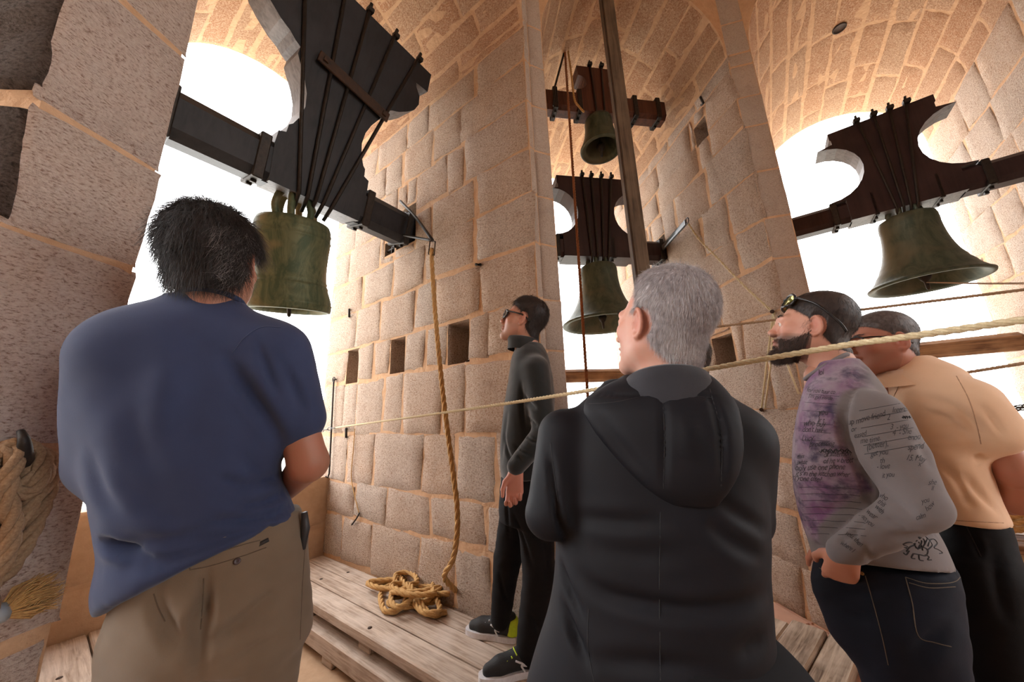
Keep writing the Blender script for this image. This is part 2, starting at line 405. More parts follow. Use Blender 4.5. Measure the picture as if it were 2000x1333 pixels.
# spandrel stones over the inner arches are plain ashlar strips continued on the walls
# ---- floor
fl = MB(); fl.add([bay(k, s*OW/2, TH, 0) for k in range(8) for s in (-1, 1)], [list(range(16))[::-1]])
floor = fl.build('floor', M['plaster'], smooth=False); floor['kind'] = 'structure'
tb = 0
u0 = dirn(AX[1]+90); v0 = dirn(AX[1])
for i in range(-9, 9):
    for j in range(-3, 10):
        c = OC+u0*(i*.28+.1)+v0*(j*.28+.1)
        if np.hypot(*c) > 3.6 or c[1] < .55: continue
        if np.linalg.norm(c-OC) > AP+.9: continue
        mp = pmap(c-.138*u0-.138*v0, u0, v0)
        q = lambda s, t, h, c=c: np.array([*(c+(s-.14)*u0+(t-.14)*v0), h])
        e = .004; V = [q(e, e, 0), q(.28-e, e, 0), q(.28-e, .28-e, 0), q(e, .28-e, 0), q(e+.004, e+.004, .012), q(.276-e, e+.004, .012), q(.276-e, .276-e, .012), q(e+.004, .276-e, .012)]
        obj('floor_tile', V, [[0, 1, 5, 4], [1, 2, 6, 5], [2, 3, 7, 6], [3, 0, 4, 7], [4, 5, 6, 7]], M['tile'], floor, smooth=False)
# ---- parapets
def parapet(k, name, mat, ztop=.92, dep=2.40):
    mb = MB()
    mb.add([bay(k, u, d_, z) for u in (-OW/2, OW/2) for d_ in (dep, TH) for z in (0, ztop-.01)], [[0, 1, 3, 2], [4, 6, 7, 5], [0, 4, 5, 1], [2, 3, 7, 6], [1, 5, 7, 3]])
    o = mb.build(name, M['plaster'], smooth=False); o['kind'] = 'structure'
    f = lambda s, t, o_: bay(k, s-OW/2, dep-o_, t)
    rects = [(0, .62, 0, .5), (.62, OW, 0, .5), (0, .98, .5, ztop), (.98, OW, .5, ztop)]
    stones(f, rects, mat, o, gap=.004, proud=.008, rough=.004)
parapet(0, 'trim_1', M['plaster']); parapet(1, 'trim_2', M['plaster']); parapet(2, 'trim_3', M['plaster'])
for k in (3, 4, 5, 6, 7):
    mb = MB(); mb.add([bay(k, u, d_, z) for u in (-OW/2, OW/2) for d_ in (2.4, TH) for z in (0, .92)], [[0, 1, 3, 2], [4, 6, 7, 5], [0, 4, 5, 1], [2, 3, 7, 6], [1, 5, 7, 3]])
    o = mb.build('trim_%d' % (k+1), M['plaster'], smooth=False); o['kind'] = 'structure'
# unseen infill added in two arches behind the viewer to cut fill light
for k, nm in ((5, 'wall_light_block_back'), (6, 'wall_light_block_left')):
    mb = MB(); V = [bay(k, -OW/2, 1.2, 0)]+[bay(k, OW/2*math.cos(math.pi*i/16), 1.2, SPR+OW/2*math.sin(math.pi*i/16)) for i in range(17)][::-1]+[bay(k, OW/2, 1.2, 0)]
    mb.add(V, [list(range(len(V)))]); o = mb.build(nm, M['stone'], smooth=False); o['kind'] = 'structure'
# ---- land far below and the town
gm = simple('hazy_land', srgb(214, 208, 196), srgb(186, 182, 168), .02, .95, 0)
g_ = MB(); g_.add([[x, y, -38] for x, y in ((-4000, -4000), (4000, -4000), (4000, 4000), (-4000, 4000))], [[0, 1, 2, 3]])
o = g_.build('trim_9', gm, smooth=False); o['kind'] = 'structure'; o.name = 'ground'
# ================================================================ BELLS
for nm, c1, c2, c3 in (('a', (36, 37, 42), (25, 26, 30), (50, 50, 55)), ('b', (52, 34, 34), (34, 22, 23), (64, 46, 46)), ('c', (92, 54, 40), (60, 34, 26), (80, 48, 36))):
    M['yoke_'+nm] = wood_mat('yoke_wood_'+nm, srgb(*c1), srgb(*c2), srgb(*c3), 2, .5, .25, 30)
M['yoke_edge'] = wood_mat('lit_yoke_edge', srgb(118, 116, 118), srgb(78, 76, 80), srgb(140, 138, 140), 2, .5, .3, 40)  # yoke sides coloured paler, the light on them put into the wood colour
def frame(k, u0, dep, z0, phi):
    """headstock frame: a along the axle, b up the yoke, c out of the face towards the room"""
    n = np.array([*dirn(AX[k]), 0]); t = np.array([*dirn(AX[k]+90), 0]); z = np.array([0, 0, 1.0]); ph = math.radians(phi)
    O = bay(k, u0, dep, z0); B = math.cos(ph)*z-math.sin(ph)*n; C = -(math.cos(ph)*n+math.sin(ph)*z)
    return O, t, B, C
def rim(half):
    """mirror a half outline (list of (halfwidth, h), bottom to top) into a closed polygon"""
    return [(a, b) for a, b in half]+[(-a, b) for a, b in half[::-1]]
def arc(cx, cy, r, a0, a1, n=10): return [(cx+r*math.cos(math.radians(a0+(a1-a0)*i/n)), cy+r*math.sin(math.radians(a0+(a1-a0)*i/n))) for i in range(n+1)]
def make_bell(label, k, u0, dep, z0, phi, half, thick, beam, bprof, bm, ym, em, rods, straps, bell_drop, seed=0, clap=True, bolts=True, bigstrap=None, bphi=None, broll=0, bshift=0):
    O, A, B, C = frame(k, u0, dep, z0, phi)
    f = lambda a, b, c: O+A*a+B*b+C*c
    root = empty('bell', O-np.array([0, 0, 0]), label, 'bell', 'bronze bells hung in the arches')
    y = MB(); y.prism(rim(half), f, -thick/2, thick/2, 0, 1)
    yk = y.build('yoke', [M[ym], M[em]], root, smooth=False)
    # board joints as shallow battens on the face
    a0, a1, hb, tb_ = beam
    for (x0, x1) in ((-a0, -half[0][0]*.97), (half[0][0]*.97, a1)):
        b_ = MB(); cb = tb_/2; ch = .22*min(hb, tb_)
        prof = [(-hb/2+ch, -cb), (hb/2-ch, -cb), (hb/2, -cb+ch), (hb/2, cb-ch), (hb/2-ch, cb), (-hb/2+ch, cb), (-hb/2, cb-ch), (-hb/2, -cb+ch)]
        b_.prism(prof, lambda p, q, d_: f(d_, p+.0, q), x0, x1); bo = b_.build('beam', M[ym], root, smooth=False)
    R = np.stack([A, B, C], 1)
    for (x, w) in straps:
        s = MB(); s.box(f(x, 0, 0), (w, hb*1.0+.02, tb_+.02), R, bev=.006)
        s.box(f(x, -hb/2-.016, tb_*.2), (w*.5, .024, .024), R); s.box(f(x, -hb/2-.016, -tb_*.2), (w*.5, .024, .024), R)
        s.box(f(x, hb/2+.014, tb_*.1), (w*.55, .02, .05), R)
        s.build('beam_strap', M['iron'], root, smooth=False)
    for (xa, ha, xb, hb_) in rods:                     # flat iron tie rods fanning down the face
        r_ = MB(); P0 = f(xa, ha+.07, thick/2+.012); P1 = f(xb, hb_, thick/2+.014)
        r_.tube([P0, P1, f(xb*.9, hb_-.10, thick*.25)], .013 if thick > .2 else .009, 6)
        rd = r_.build('tie_rod', M['iron'], root)
        nt_ = MB(); nt_.box(f(xa, ha+.018, thick/2+.012), (.045, .035, .05), R, bev=.005); nt_.build('nut', M['iron'], rd, smooth=False) if False else None
        obj('nut', np.concatenate(nt_.v), nt_.f, M['iron'], rd, smooth=False)
    if bigstrap:
        (xa, h0, xb, h1, w) = bigstrap
        s = MB(); d_ = np.array([xb-xa, h1-h0]); L = np.linalg.norm(d_); d_ /= L
        dv = A*d_[0]+B*d_[1]; R2 = np.stack([dv, np.cross(C, dv), C], 1)
        s.box(f((xa+xb)/2, (h0+h1)/2, thick/2+.03), (L, w, .02), R2, bev=.004)
        for q in (.08, .92): s.box(f(xa+(xb-xa)*q, h0+(h1-h0)*q, thick/2+.045), (.03, .03, .02), R2)
        s.build('cross_strap', M['rust'], root, smooth=False)
    # the bell itself, hung from the yoke
    bb = MB(); T = f(0, -bell_drop, 0)
    if bphi is not None: B = frame(k, u0, dep, z0, bphi)[2]
    T = T+A*bshift; B = B*math.cos(broll)+A*math.sin(broll)
    bb.lathe(bprof, T, B, 56); bl = bb.build('bell_body', M[bm], root)
    cr = MB(); h = bell_drop-hb/2+.03; rt = bprof[1][0]
    for ang in (0, 60, 120):
        dx = (A*math.cos(math.radians(ang))+C*math.sin(math.radians(ang)))*rt*.55
        P = [T+dx*1.15, T+dx*1.25+B*h*.45, T+dx*.75+B*h, T-dx*.75+B*h, T-dx*1.25+B*h*.45, T-dx*1.15]
        cr.tube(catmull(P, 5), rt*.13, 8)
    cr.build('crown', M[bm], root)
    if clap:
        c_ = MB(); Hm = -min(p[1] for p in bprof); L0 = Hm*.98
        c_.tube([T-B*.05, T-B*L0*.8], .014, 8); c_.lathe([(.001, .05), (.03, .03), (.045, 0), (.03, -.04), (.014, -.06), (.012, -.12), (.001, -.13)], T-B*L0*.88, B, 16)
        c_.build('clapper', M['iron'], bl)
    return root, f
def bprofile(rt, rm, h, shape=1, th=.05):
    """outer profile from the crown to the lip, and back up inside"""
    o = [(.001, 0), (rt*.8, -.004), (rt*.96, -.02), (rt, -.05)]
    for q in (.12, .135, .15, .165, .18): o.append((rt*(1.0+(.012 if q in (.135, .165) else 0)), -h*q))
    for i in range(1, 15):
        t = i/14; hh = h*(.2+.8*t); r = rt+(rm-rt)*(t**(2.6*shape)*.82+.18*t)
        r += {9: .003, 11: .005, 12: -.001, 13: .004}.get(i, 0)
        o.append((r, -hh))
    o += [(rm+.006, -h*.985), (rm+.002, -h-.004), (rm-th*.4, -h-.008), (rm-th, -h+.01)]
    for i in range(13, 0, -1):
        t = i/14; hh = h*(.2+.8*t)*.97; r = rt+(rm-rt)*(t**(2.6*shape)*.82+.18*t)-th; o.append((r, -hh))
    o.append((rt*.6, -h*.12)); o.append((.001, -h*.1)); return o
# big bell of the left arch
halfA = [(.30, -.13), (.315, .12), (.31, .20), (.27, .215), (.265, .27), (.245, .29), (.215, .36), (.20, .44), (.21, .53), (.24, .61), (.285, .69), (.305, .73), (.30, .78), (.335, .80), (.37, .83), (.43, .86), (.50, .915), (.555, .97), (.585, 1.04), (.575, 1.11), (.53, 1.16), (.52, 1.19), (.64, 1.20), (.64, 1.36)]
profA = [(a_*.95, b_*.97) for a_, b_ in [(.001, 0), (.19, -.005), (.232, -.02), (.243, -.05), (.243, -.075), (.248, -.082), (.243, -.09), (.243, -.13), (.248, -.137), (.243, -.145), (.243, -.16), (.236, -.22), (.230, -.30), (.228, -.38), (.231, -.43), (.238, -.445), (.233, -.455), (.24, -.47), (.245, -.475), (.243, -.49), (.256, -.53), (.268, -.57), (.272, -.60), (.276, -.607), (.273, -.615), (.272, -.64), (.268, -.655), (.25, -.66), (.225, -.62), (.20, -.5), (.195, -.2), (.15, -.08), (.001, -.06)]]
bA, fA = make_bell('large green bronze bell on a huge black scrolled yoke in the left arch', 0, .035, 1.37, 3.08, 16, halfA, .25, (.86, .82, .27, .24), profA, 'bronze', 'yoke_a', 'yoke_edge',
   [(-.40, 1.36, -.13, -.12), (-.13, 1.36, -.075, -.12), (.05, 1.36, -.02, -.12), (.27, 1.36, .03, -.12), (.50, 1.36, .09, -.12)], [(-.78, .05), (-.36, .06), (.36, .06), (.74, .05)], .29, bigstrap=(-.20, .80, .34, .73, .075), bphi=10, broll=-.11, bshift=-.075)
for x in (-.44, -.17, .08, .31, .5):
    m_ = MB(); R_ = np.stack([fA(1, 0, 0)-fA(0, 0, 0), fA(0, 1, 0)-fA(0, 0, 0), fA(0, 0, 1)-fA(0, 0, 0)], 1)
    m_.box(fA(x, 1.385, .02), (.085, .05, .16), R_, bev=.01); m_.tube([fA(x, 1.40, .06), fA(x, 1.47, .06)], .02, 6); m_.build('top_clamp', M['iron'], bA, smooth=False)
for i, (x, hh) in enumerate(((-.28, .06), (.28, .06))):
    pass
# lower bell of the centre arch
circ = lambda top, bot, narrow, wtop, wbot, n=9: [(wbot+(0)-(wbot-narrow)*math.cos(math.pi/2*(1-i/n))**1.0, bot+(top-bot)*.5*math.sin(0)) for i in range(0)]
def hourglass(wb, wt, nar, h0, h1, h2, h3):
    """block to h0, circular bites between h1 and h2, top plate to h3"""
    o = [(wb, -h0), (wb, h0)]; r = (h2-h1)/2; cy = (h1+h2)/2
    for i in range(0, 13):
        a = math.radians(-90+180*i/12); o.append((nar+r*(1-math.cos(a))*.95, cy+r*math.sin(a)))
    o += [(wt*.97, h2+.02), (wt*.97, h2+.06), (wt, h2+.075), (wt, h3)]; return o
halfB = hourglass(.40, .43, .21, .12, .13, .69, .86)
bB, fB = make_bell('middle sized green bell under the lower yoke of the centre arch', 1, .035, 1.29, 3.17, 0, halfB, .22, (.86, .80, .235, .2), bprofile(.20, .42, .66), 'bronze_dark', 'yoke_b', 'yoke_b',
   [(-.13, .86, -.10, -.1), (-.02, .86, -.035, -.1), (.10, .86, .03, -.1), (.22, .86, .09, -.1)], [(-.46, .04), (.16, .05), (.50, .04), (.74, .05)], .19)
halfC = hourglass(.19, .215, .12, .13, .14, .32, .44)
bC, fC = make_bell('small high bell hung from the reddish beam in the centre arch', 1, -.03, .78, 4.55, 0, halfC, .16, (.74, .74, .24, .16), bprofile(.14, .205, .37, .8), 'bronze_dark', 'yoke_c', 'yoke_c',
   [(-.07, .44, -.05, -.1), (.06, .44, .04, -.1)], [(-.47, .05), (-.21, .05), (.40, .05), (.66, .05)], .145)
halfD = hourglass(.33, .33, .165, .10, .11, .66, .80)
bD, fD = make_bell('wide flaring green bell on the plum coloured yoke in the right arch', 2, .0, 1.0, 3.09, 0, halfD, .2, (.80, .82, .20, .18), bprofile(.172, .335, .60, 1.0), 'bronze_dark', 'yoke_b', 'yoke_edge',
   [(-.13, .80, -.06, -.1), (-.02, .80, -.02, -.1), (.08, .80, .02, -.1), (.18, .80, .06, -.1)], [(-.42, .045), (-.17, .03), (.20, .03), (.45, .045), (.72, .05)], .16)
# ================================================================ WOOD, ROPES, IRON
def rev(k, x, y, off=0.0):
    n = dirn(AX[k]+90); P = PR[k]-n*off; return onpl(x, y, [*P, 0], [*n, 0])
revp = lambda k, s, z, off=0.0: np.array([*(PR[k]+dirn(AX[k])*s-dirn(AX[k]+90)*off), z])
M['plank'] = wood_mat('grey_plank', srgb(196, 178, 162), srgb(146, 126, 110), srgb(208, 194, 182), 0, .8, .5, 55, AX[0])
M['plank_b'] = wood_mat('weathered_plank', srgb(178, 158, 138), srgb(96, 78, 64), srgb(196, 178, 160), 0, .85, .9, 40, AX[1]+60)
M['rail'] = wood_mat('rail_wood', srgb(148, 112, 80), srgb(92, 64, 46), srgb(170, 132, 96), 0, .7, .4, 40, AX[1]+90)
M['rail2'] = wood_mat('rail_wood_b', srgb(156, 120, 88), srgb(84, 56, 40), srgb(186, 148, 112), 0, .7, .4, 40, AX[2]+90)
M['post'] = wood_mat('post_wood', srgb(100, 84, 68), srgb(60, 48, 38), srgb(116, 98, 80), 2, .7, .4, 40)
# timber platforms of the left bay
def platform(label, us, d0, d1, ztop, th, under):
    root = empty('timber_platform', bay(0, (us[0]+us[-1])/2, (d0+d1)/2, 0), label, 'platform', 'timber platforms in the left arch')
    for a, b in zip(us, us[1:]):
        mb = MB(); g = .004; n = 8; V = []
        mb2 = MB(); c = bay(0, (a+b)/2, (d0+d1)/2, ztop-th/2+random.uniform(-.002, .002))
        R = np.stack([[*dirn(AX[0]), 0], [*dirn(AX[0]+90), 0], [0, 0, 1]], 1)
        mb2.box(c, (d1-d0+random.uniform(-.03, .0), b-a-2*g, th), R, bev=.006); pl = mb2.build('plank', M['plank'], root, smooth=False)
        for q in range(3):
            k_ = MB(); p = bay(0, random.uniform(a+.04, b-.04), d0+(d1-d0)*(.12+.3*q+random.uniform(0, .1)), ztop+.0015)
            k_.lathe([(.001, .001), (.011, .001), (.013, -.004)], p, (0, 0, 1), 10); k_.build('knot', M['rust'], pl)
    for (u, d_, w, h, L, zt) in under:
        m_ = MB(); R = np.stack([[*dirn(AX[0]), 0], [*dirn(AX[0]+90), 0], [0, 0, 1]], 1)
        m_.box(bay(0, u, d_, zt-h/2), (L, w, h), R, bev=.006); m_.build('support_beam', M['plank'], root, smooth=False)
    return root
platform('grey plank platform along the stone pier with a coiled rope on it', [.355, .51, .67, OW/2-.012], -.42, 2.385, .26, .055,
         [(.40, .98, .14, .10, 2.75, .145), (.70, .98, .14, .045, 2.75, .045), (.72, -.2, .18, .16, .12, .205), (.72, .9, .18, .16, .12, .205), (.72, 2.0, .18, .16, .12, .205)] + [(.44, q, .1, .062, .12, .206) for q in (-.3, .35, 1.0, 1.7)]+[(.40, q, .12, .046, .12, .046) for q in (-.2, .6, 1.3, 2.0)])
platform('pale plank platform beside the left pier under the man in blue', [-OW/2+.012, -.53, -.24, .0], -.30, 2.385, .25, .05,
         [(-.70, 1.0, .12, .2, 2.5, .2), (-.1, 1.0, .12, .2, 2.5, .2)])
# upright timber post and its cable
mb = MB(); mb.box((.917, 2.216, 5.10/2), (.10, .085, 5.10), None, bev=.008)
p_ = mb.build('timber_post', M['post'], None, smooth=False); tag(p_, 'tall square weathered timber post rising in front of the centre arch', 'post')
mb = MB(); mb.tube([[.862, 2.17, 5.05], [.86, 2.172, 3.2], [.861, 2.17, 1.6], [.862, 2.17, .0]], .0045, 6)
tag(mb.build('cable', M['rust']), 'thin dark cable running down the edge of the timber post', 'cable')
# rails across the arches
def rail(k, m, label, z0, z1, dep):
    mb = MB(); R = np.stack([[*dirn(AX[k]+90), 0], [*dirn(AX[k]), 0], [0, 0, 1]], 1)
    mb.box(bay(k, 0, dep, (z0+z1)/2), (OW-.03, .14, z1-z0), R, bev=.035); o = mb.build('wooden_rail', m, None, smooth=False)
    tag(o, label, 'rail', 'safety rails across the arches')
rail(1, M['rail'], 'rounded wooden rail across the centre arch behind the small bell ropes', 1.81, 1.975, 2.2)
rail(2, M['rail2'], 'brown wooden rail across the right arch behind the man in the polo shirt', 1.83, 2.0, 2.2)
# ---- iron lever, link and the bell rope of the left arch, falling into a coil
mb = MB(); P = catmull([rev(0, 770, 455, .05), rev(0, 800, 462, .10), rev(0, 845, 470, .16)], 6); mb.tube(P, .011, 6)
mb.tube(catmull([rev(0, 782, 393, .08), rev(0, 812, 425, .13), rev(0, 845, 470, .16)], 6), .012, 6)
lv = mb.build('lever', M['iron'], bA)
mb = MB(); mb.tube([rev(0, x, y, .16) for x, y in ((840, 470), (837, 497), (848, 499), (850, 472), (840, 470))], .005, 6)
tag(mb.build('iron_link', M['rust']), 'long narrow iron link at the top of the thick bell rope', 'link')
zt = .26
ropeP = [rev(0, x, y, .16) for x, y in ((843, 486), (844, 520), (850, 610), (858, 700), (867, 785), (877, 865), (887, 940), (893, 995), (892, 1050))]
ropeP += [np.array([*rev(0, 884, 1095, .14)]), np.array([*rev(0, 868, 1128, .13)])]
cc = atz(822, 1176, zt)[:2]; e1 = dirn(AX[0]); e2 = dirn(AX[0]+90)
RR = .0165
def cp(s, u, z): q = cc+e1*s+e2*u; return np.array([q[0], q[1], zt+RR*1.05+z])
rr = random.Random(4)
cpts = [cp(-.22, .10, .05), cp(.0, .11, .06), cp(.2, .09, .05)]
turns = [(.26, .02, -.06, .10), (.18, -.07, .05, .085), (.14, -.02, .10, .10), (.0, -.04, -.04, .095), (.12, .05, .03, .09), (-.08, -.02, .05, .08), (.05, .0, -.03, .10), (.10, .04, .06, .09), (-.04, -.03, -.05, .085), (.16, -.01, .02, .07)]
ang = 0
for i, (cs, cu, sh, ru) in enumerate(turns):
    for j in range(8):
        a = math.radians(20+ang+j*45); cpts.append(cp(cs*.9+(.24, .17, .21, .13, .23, .18, .15, .22, .16, .12)[i]*math.cos(a)*math.cos(sh*3)+rr.uniform(-.012, .012), cu*1.3+ru*1.05*math.sin(a)+sh*1.6*math.cos(a)+rr.uniform(-.008, .008), .004+.030*((i*8+j+3) % 14 > 6)+.012*(i//2)))
    ang += 25
cpts += [cp(-.20, -.10, .01), cp(-.26, -.02, 0.0)]
mb = rope_mb(catmull(ropeP+cpts, 8), RR, .16, .016, 7)
tag(mb.build('hemp_rope', M['rope']), 'thick golden hemp rope hanging from the large bell and coiled on the planks', 'rope')
# ---- pale guard rope across the room, with ring, chain and iron rod at the far end
L0 = rev(0, 655, 836, .03); Mm = pt(1000, 787, 1.46); dv = (Mm-L0); q1 = pt(1560, 690, 1.03); q2 = pt(2000, 625, 1.03)
gp = [L0, Mm, q1, q2, q2+(q2-q1)/np.linalg.norm(q2-q1)*1.5]
tag(rope_mb(catmull(gp, 10), .0072, .05, .008, 6).build('guard_rope', M['rope_pale']), 'pale guard rope stretched across the room in front of the visitors', 'rope')
mb = MB(); r0 = rev(0, 652, 742, .03); r1 = rev(0, 643, 925, .03); mb.tube([r0, r1, rev(0, 640, 934, .04), rev(0, 636, 931, .06)], .008, 8)
mb.tube([r0+np.array([0, .0, 0])+.022*np.array([math.cos(a)*e1[0], math.cos(a)*e1[1], math.sin(a)]) for a in np.linspace(0, 6.28, 13)], .006, 6)
mb.tube([r0, rev(0, 662, 741, -.02)], .007, 6)
tag(mb.build('iron_rod', M['iron']), 'thin upright iron rod with an eye beside the parapet', 'rod')
chn = empty('chain', L0-[0, 0, .02], 'short steel chain at the left end of the pale guard rope', 'chain')
for i in range(5):
    c_ = L0+(rev(0, 625, 842, .10)-L0)*(i+.5)/5*1.25; t_ = np.array([*e1, 0])*1.0; b_ = np.array([0, 0, 1.0]) if i % 2 else np.array([*e2, 0])
    mb = MB(); mb.tube([c_+t_*.035*math.cos(a)+b_*.015*math.sin(a) for a in np.linspace(0, 6.283, 15)], .0045, 6, cap=False)
    mb.build('link', M['steel'], chn)
mb = MB(); mb.tube(catmull([rev(0, 693, 838, .015), rev(0, 690, 880, .02), rev(0, 686, 930, .015), rev(0, 692, 965, .02), rev(0, 701, 1003, .02)], 8), .004, 6)
tag(mb.build('thin_cord', M['rope']), 'thin pale cord dangling against the stone below the guard rope', 'cord')
mb = MB(); mb.tube([rev(0, 702, 1003, .02), rev(0, 696, 1014, .02), rev(0, 687, 1026, .025)], .006, 6)
tag(mb.build('cord_hook', M['iron']), 'small dark hook on the end of the thin dangling cord', 'hook')
for (x, y, dx, dy, lab) in ((682, 605, 0, 14, 'small iron peg high in the wall left of the square holes'), (676, 838, 0, 16, 'short iron staple in the wall under the leftmost square hole'), (930, 517, 8, 0, 'small iron nail in a mortar joint above the man in sunglasses')):
    mb = MB(); a, b = rev(0, x, y, .03), rev(0, x+dx, y+dy, .03); mb.tube([rev(0, x, y, -.02), a, b, rev(0, x+dx, y+dy, -.02)], .011, 6); tag(mb.build('iron_peg', M['iron']), lab, 'peg')
for x in (778, 790):
    mb = MB(); mb.tube([revp(0, 1.60 if x == 778 else 1.55, 2.93, -.03), revp(0, 1.60 if x == 778 else 1.55, 3.07, -.03)], .012, 6); o = mb.build('grate_bar', M['iron'], w_mid)
mb = MB(); mb.tube([revp(0, 1.52, 3.0, -.03), revp(0, 1.68, 3.0, -.03)], .012, 6); mb.build('grate_bar', M['iron'], w_mid)
# ---- rope and rod of the small high bell
tipp = fC(-.34, .58, .12); mb = MB(); mb.tube([fC(-.50, -.12, .09), fC(-.47, .12, .09), tipp], .012, 6); mb.build('lever', M['iron'], bC)
q = pt(1147, 760, float(np.hypot(tipp[0], tipp[1])*.93))
mid = (tipp+q)/2; tail = q+(q-mid)*.75
tag(rope_mb(catmull([tipp+np.array([0, 0, .05]), tipp*.75+q*.25+[.0, 0, 0], tipp*.5+q*.5, tipp*.25+q*.75, q, [tail[0], tail[1], .35]], 10), .0125, .09, .012, 6).build('hanging_rope', M['rope_red']), 'reddish old rope hanging straight down from the small high bell', 'rope')
mb = rope_mb(catmull([tipp+[.03, 0, .02], tipp+[.04, -.01, -.3], tipp+[.045, -.02, -.65], tipp+[.08, -.03, -.76], tipp+[.12, -.04, -.84]], 8), .011, .08, .012, 6)
tag(mb.build('rope_tail', M['rope']), 'knotted loose tail of rope beside the top of the reddish rope', 'rope')
# ---- lever of the lower centre bell and the cord tied off on the right pier
e0 = fB(.76, .02, .0); e3 = rev(1, 1340, 434, .13); mb = MB(); dd_ = e3-e0; L = np.linalg.norm(dd_); dd_ /= L
sd = np.cross(dd_, [0, 0, 1.]); sd /= np.linalg.norm(sd); mb.box((e0+e3)/2, (L, .02, .06), np.stack([dd_, sd, np.cross(dd_, sd)], 1), bev=.004)
mb.tube([e3+dd_*.02+.028*(dd_*math.cos(a)+np.cross(dd_, sd)*math.sin(a)) for a in np.linspace(0, 6.28, 13)], .006, 6); mb.build('lever', M['steel'], bB)
pk = rev(1, 1510, 611, .05)
cordm = rope_mb(catmull([rev(1, 1345, 438, .13), rev(1, 1366, 468, .13), rev(1, 1400, 503, .12), rev(1, 1455, 560, .09), pk], 8), .009, .10, .012, 6, 2)
cordm.tube([pk, rev(1, 1497, 715, .05), rev(1, 1487, 800, .05)], .006, 6); cordm.tube([pk+[.01, 0, 0], rev(1, 1505, 715, .055), rev(1, 1494, 798, .055)], .006, 6)
cordm.tube([pk, rev(1, 1535, 705, .10), rev(1, 1560, 770, .12)], .006, 6)
tag(cordm.build('tied_cord', M['rope_pale']), 'pale cord from the iron lever tied down to pegs on the right pier', 'cord')
for (x, y, lab) in ((1508, 609, 'upper iron peg holding the pale cord on the right pier'), (1487, 801, 'lower round iron peg holding the pale cord on the right pier')):
    mb = MB(); mb.tube([rev(1, x, y, -.03), rev(1, x, y, .085)], .014, 8); tag(mb.build('iron_peg', M['rust']), lab, 'peg')
mb = MB(); mb.tube([rev(1, 1368, 190, -.02), rev(1, 1368, 190, .05), rev(1, 1374, 202, .05), rev(1, 1370, 205, .02)], .011, 6)
tag(mb.build('iron_hook', M['iron']), 'small bent iron hook above the diamond hole in the right pier', 'hook')
# ---- long ropes on the right
def long_rope(pa, pb, R, m, label, ext=0):
    a, b = np.array(pa), np.array(pb); b = b+(b-a)/np.linalg.norm(b-a)*ext
    mid = (a+b)/2-[0, 0, .01]; tag(rope_mb(catmull([a, mid, b], 10), R, .05, .010, 6).build('long_rope', m), label, 'rope', 'ropes crossing the right arch')
long_rope(np.array([.955, 2.19, pt(1250, 657, 2.4)[2]]), pt(2000, 562, 2.70), .0075, M['rope_dull'], 'thin rope crossing the right arch just under the flaring bell', 1.2)
long_rope(pt(1592, 775, 3.06), pt(2000, 705, 2.5), .0075, M['rope_dull'], 'short length of thin rope behind the shoulder of the polo shirt', 1.2)
long_rope(fD(.0, -.75, 0), pt(2000, 550, 2.6), .005, M['rope_dull'], 'thin cord running right from the clapper of the flaring bell', 1.0)
# ---- coil of rope on the iron hook of the left pier
nP = np.array([*dirn(100), 0]); nP = nP/np.linalg.norm(nP)
lp = lambda x, y, o: onpl(x, y, [*(A2+dirn(100)*o), 0], nP)
mb = MB(); P = catmull([lp(40, 905, -.01), lp(44, 905, .05), lp(48, 890, .085), lp(47, 862, .10), lp(40, 842, .085)], 6); mb.tube(P, np.linspace(.020, .006, len(P)), 8)
tag(mb.build('iron_hook', M['iron']), 'curved black iron hook on the left pier holding the rope coil', 'hook')
rr = random.Random(2); pts_ = []
for i in range(7):
    o = .035+.012*(i % 4); w = rr.uniform(.8, 1.08); d_ = rr.uniform(-12, 12); bt = 1090+d_*5-14*i
    pts_ += [lp(38+d_*.4, 878-2*i, .055+.012*(i % 3)), lp(70+22*w-3*i, 895, o), lp(76+16*w-9*i, 960, o+.01), lp(40-6*i, bt-60, o), lp(-25-6*i, bt, o+.01), lp(-70, bt-90, o), lp(-50, 950, o), lp(-10, 890, o)]
pts_ += [lp(30, 885, .09), lp(12, 960, .10), lp(24, 1020, .10), lp(10, 1090, .095), lp(-24, 1150, .09), lp(-22, 1205, .08)]
mb = rope_mb(catmull(pts_, 6), .0155, .12, .013, 6); rc = mb.build('rope_coil', M['rope_dull']); tag(rc, 'thick rope looped over the hook on the left pier, end frayed', 'rope')
mb = MB(); a, b = lp(-18, 1206, .08), lp(10, 1195, .08); mb.tube([a, b], .02, 10); mb.build('tape_binding', simple('pale_tape', srgb(150, 160, 168), srgb(130, 138, 146), 30, .4, .1), rc)
V = []; Fc = []; d0 = lp(76, 1160, .085)-b; d0 /= np.linalg.norm(d0)
mb = MB(); e_ = np.cross(d0, [0, 0, 1.]); e_ /= np.linalg.norm(e_); f_ = np.cross(d0, e_)
for i in range(420):
    a_, r_ = rr.uniform(0, 6.28), math.sqrt(rr.random()); o = e_*math.cos(a_)*r_+f_*math.sin(a_)*r_
    L = rr.uniform(.040, .068); mb.tube([b+o*.016, b+o*.035+d0*L*.5+RNG.normal(0, .004, 3), b+o*.034+d0*L+RNG.normal(0, .008, 3)], [.0022, .002, .001], 3, cap=False)
fr = mb.build('frayed_end', M['rope'], rc); fr['kind'] = 'stuff'
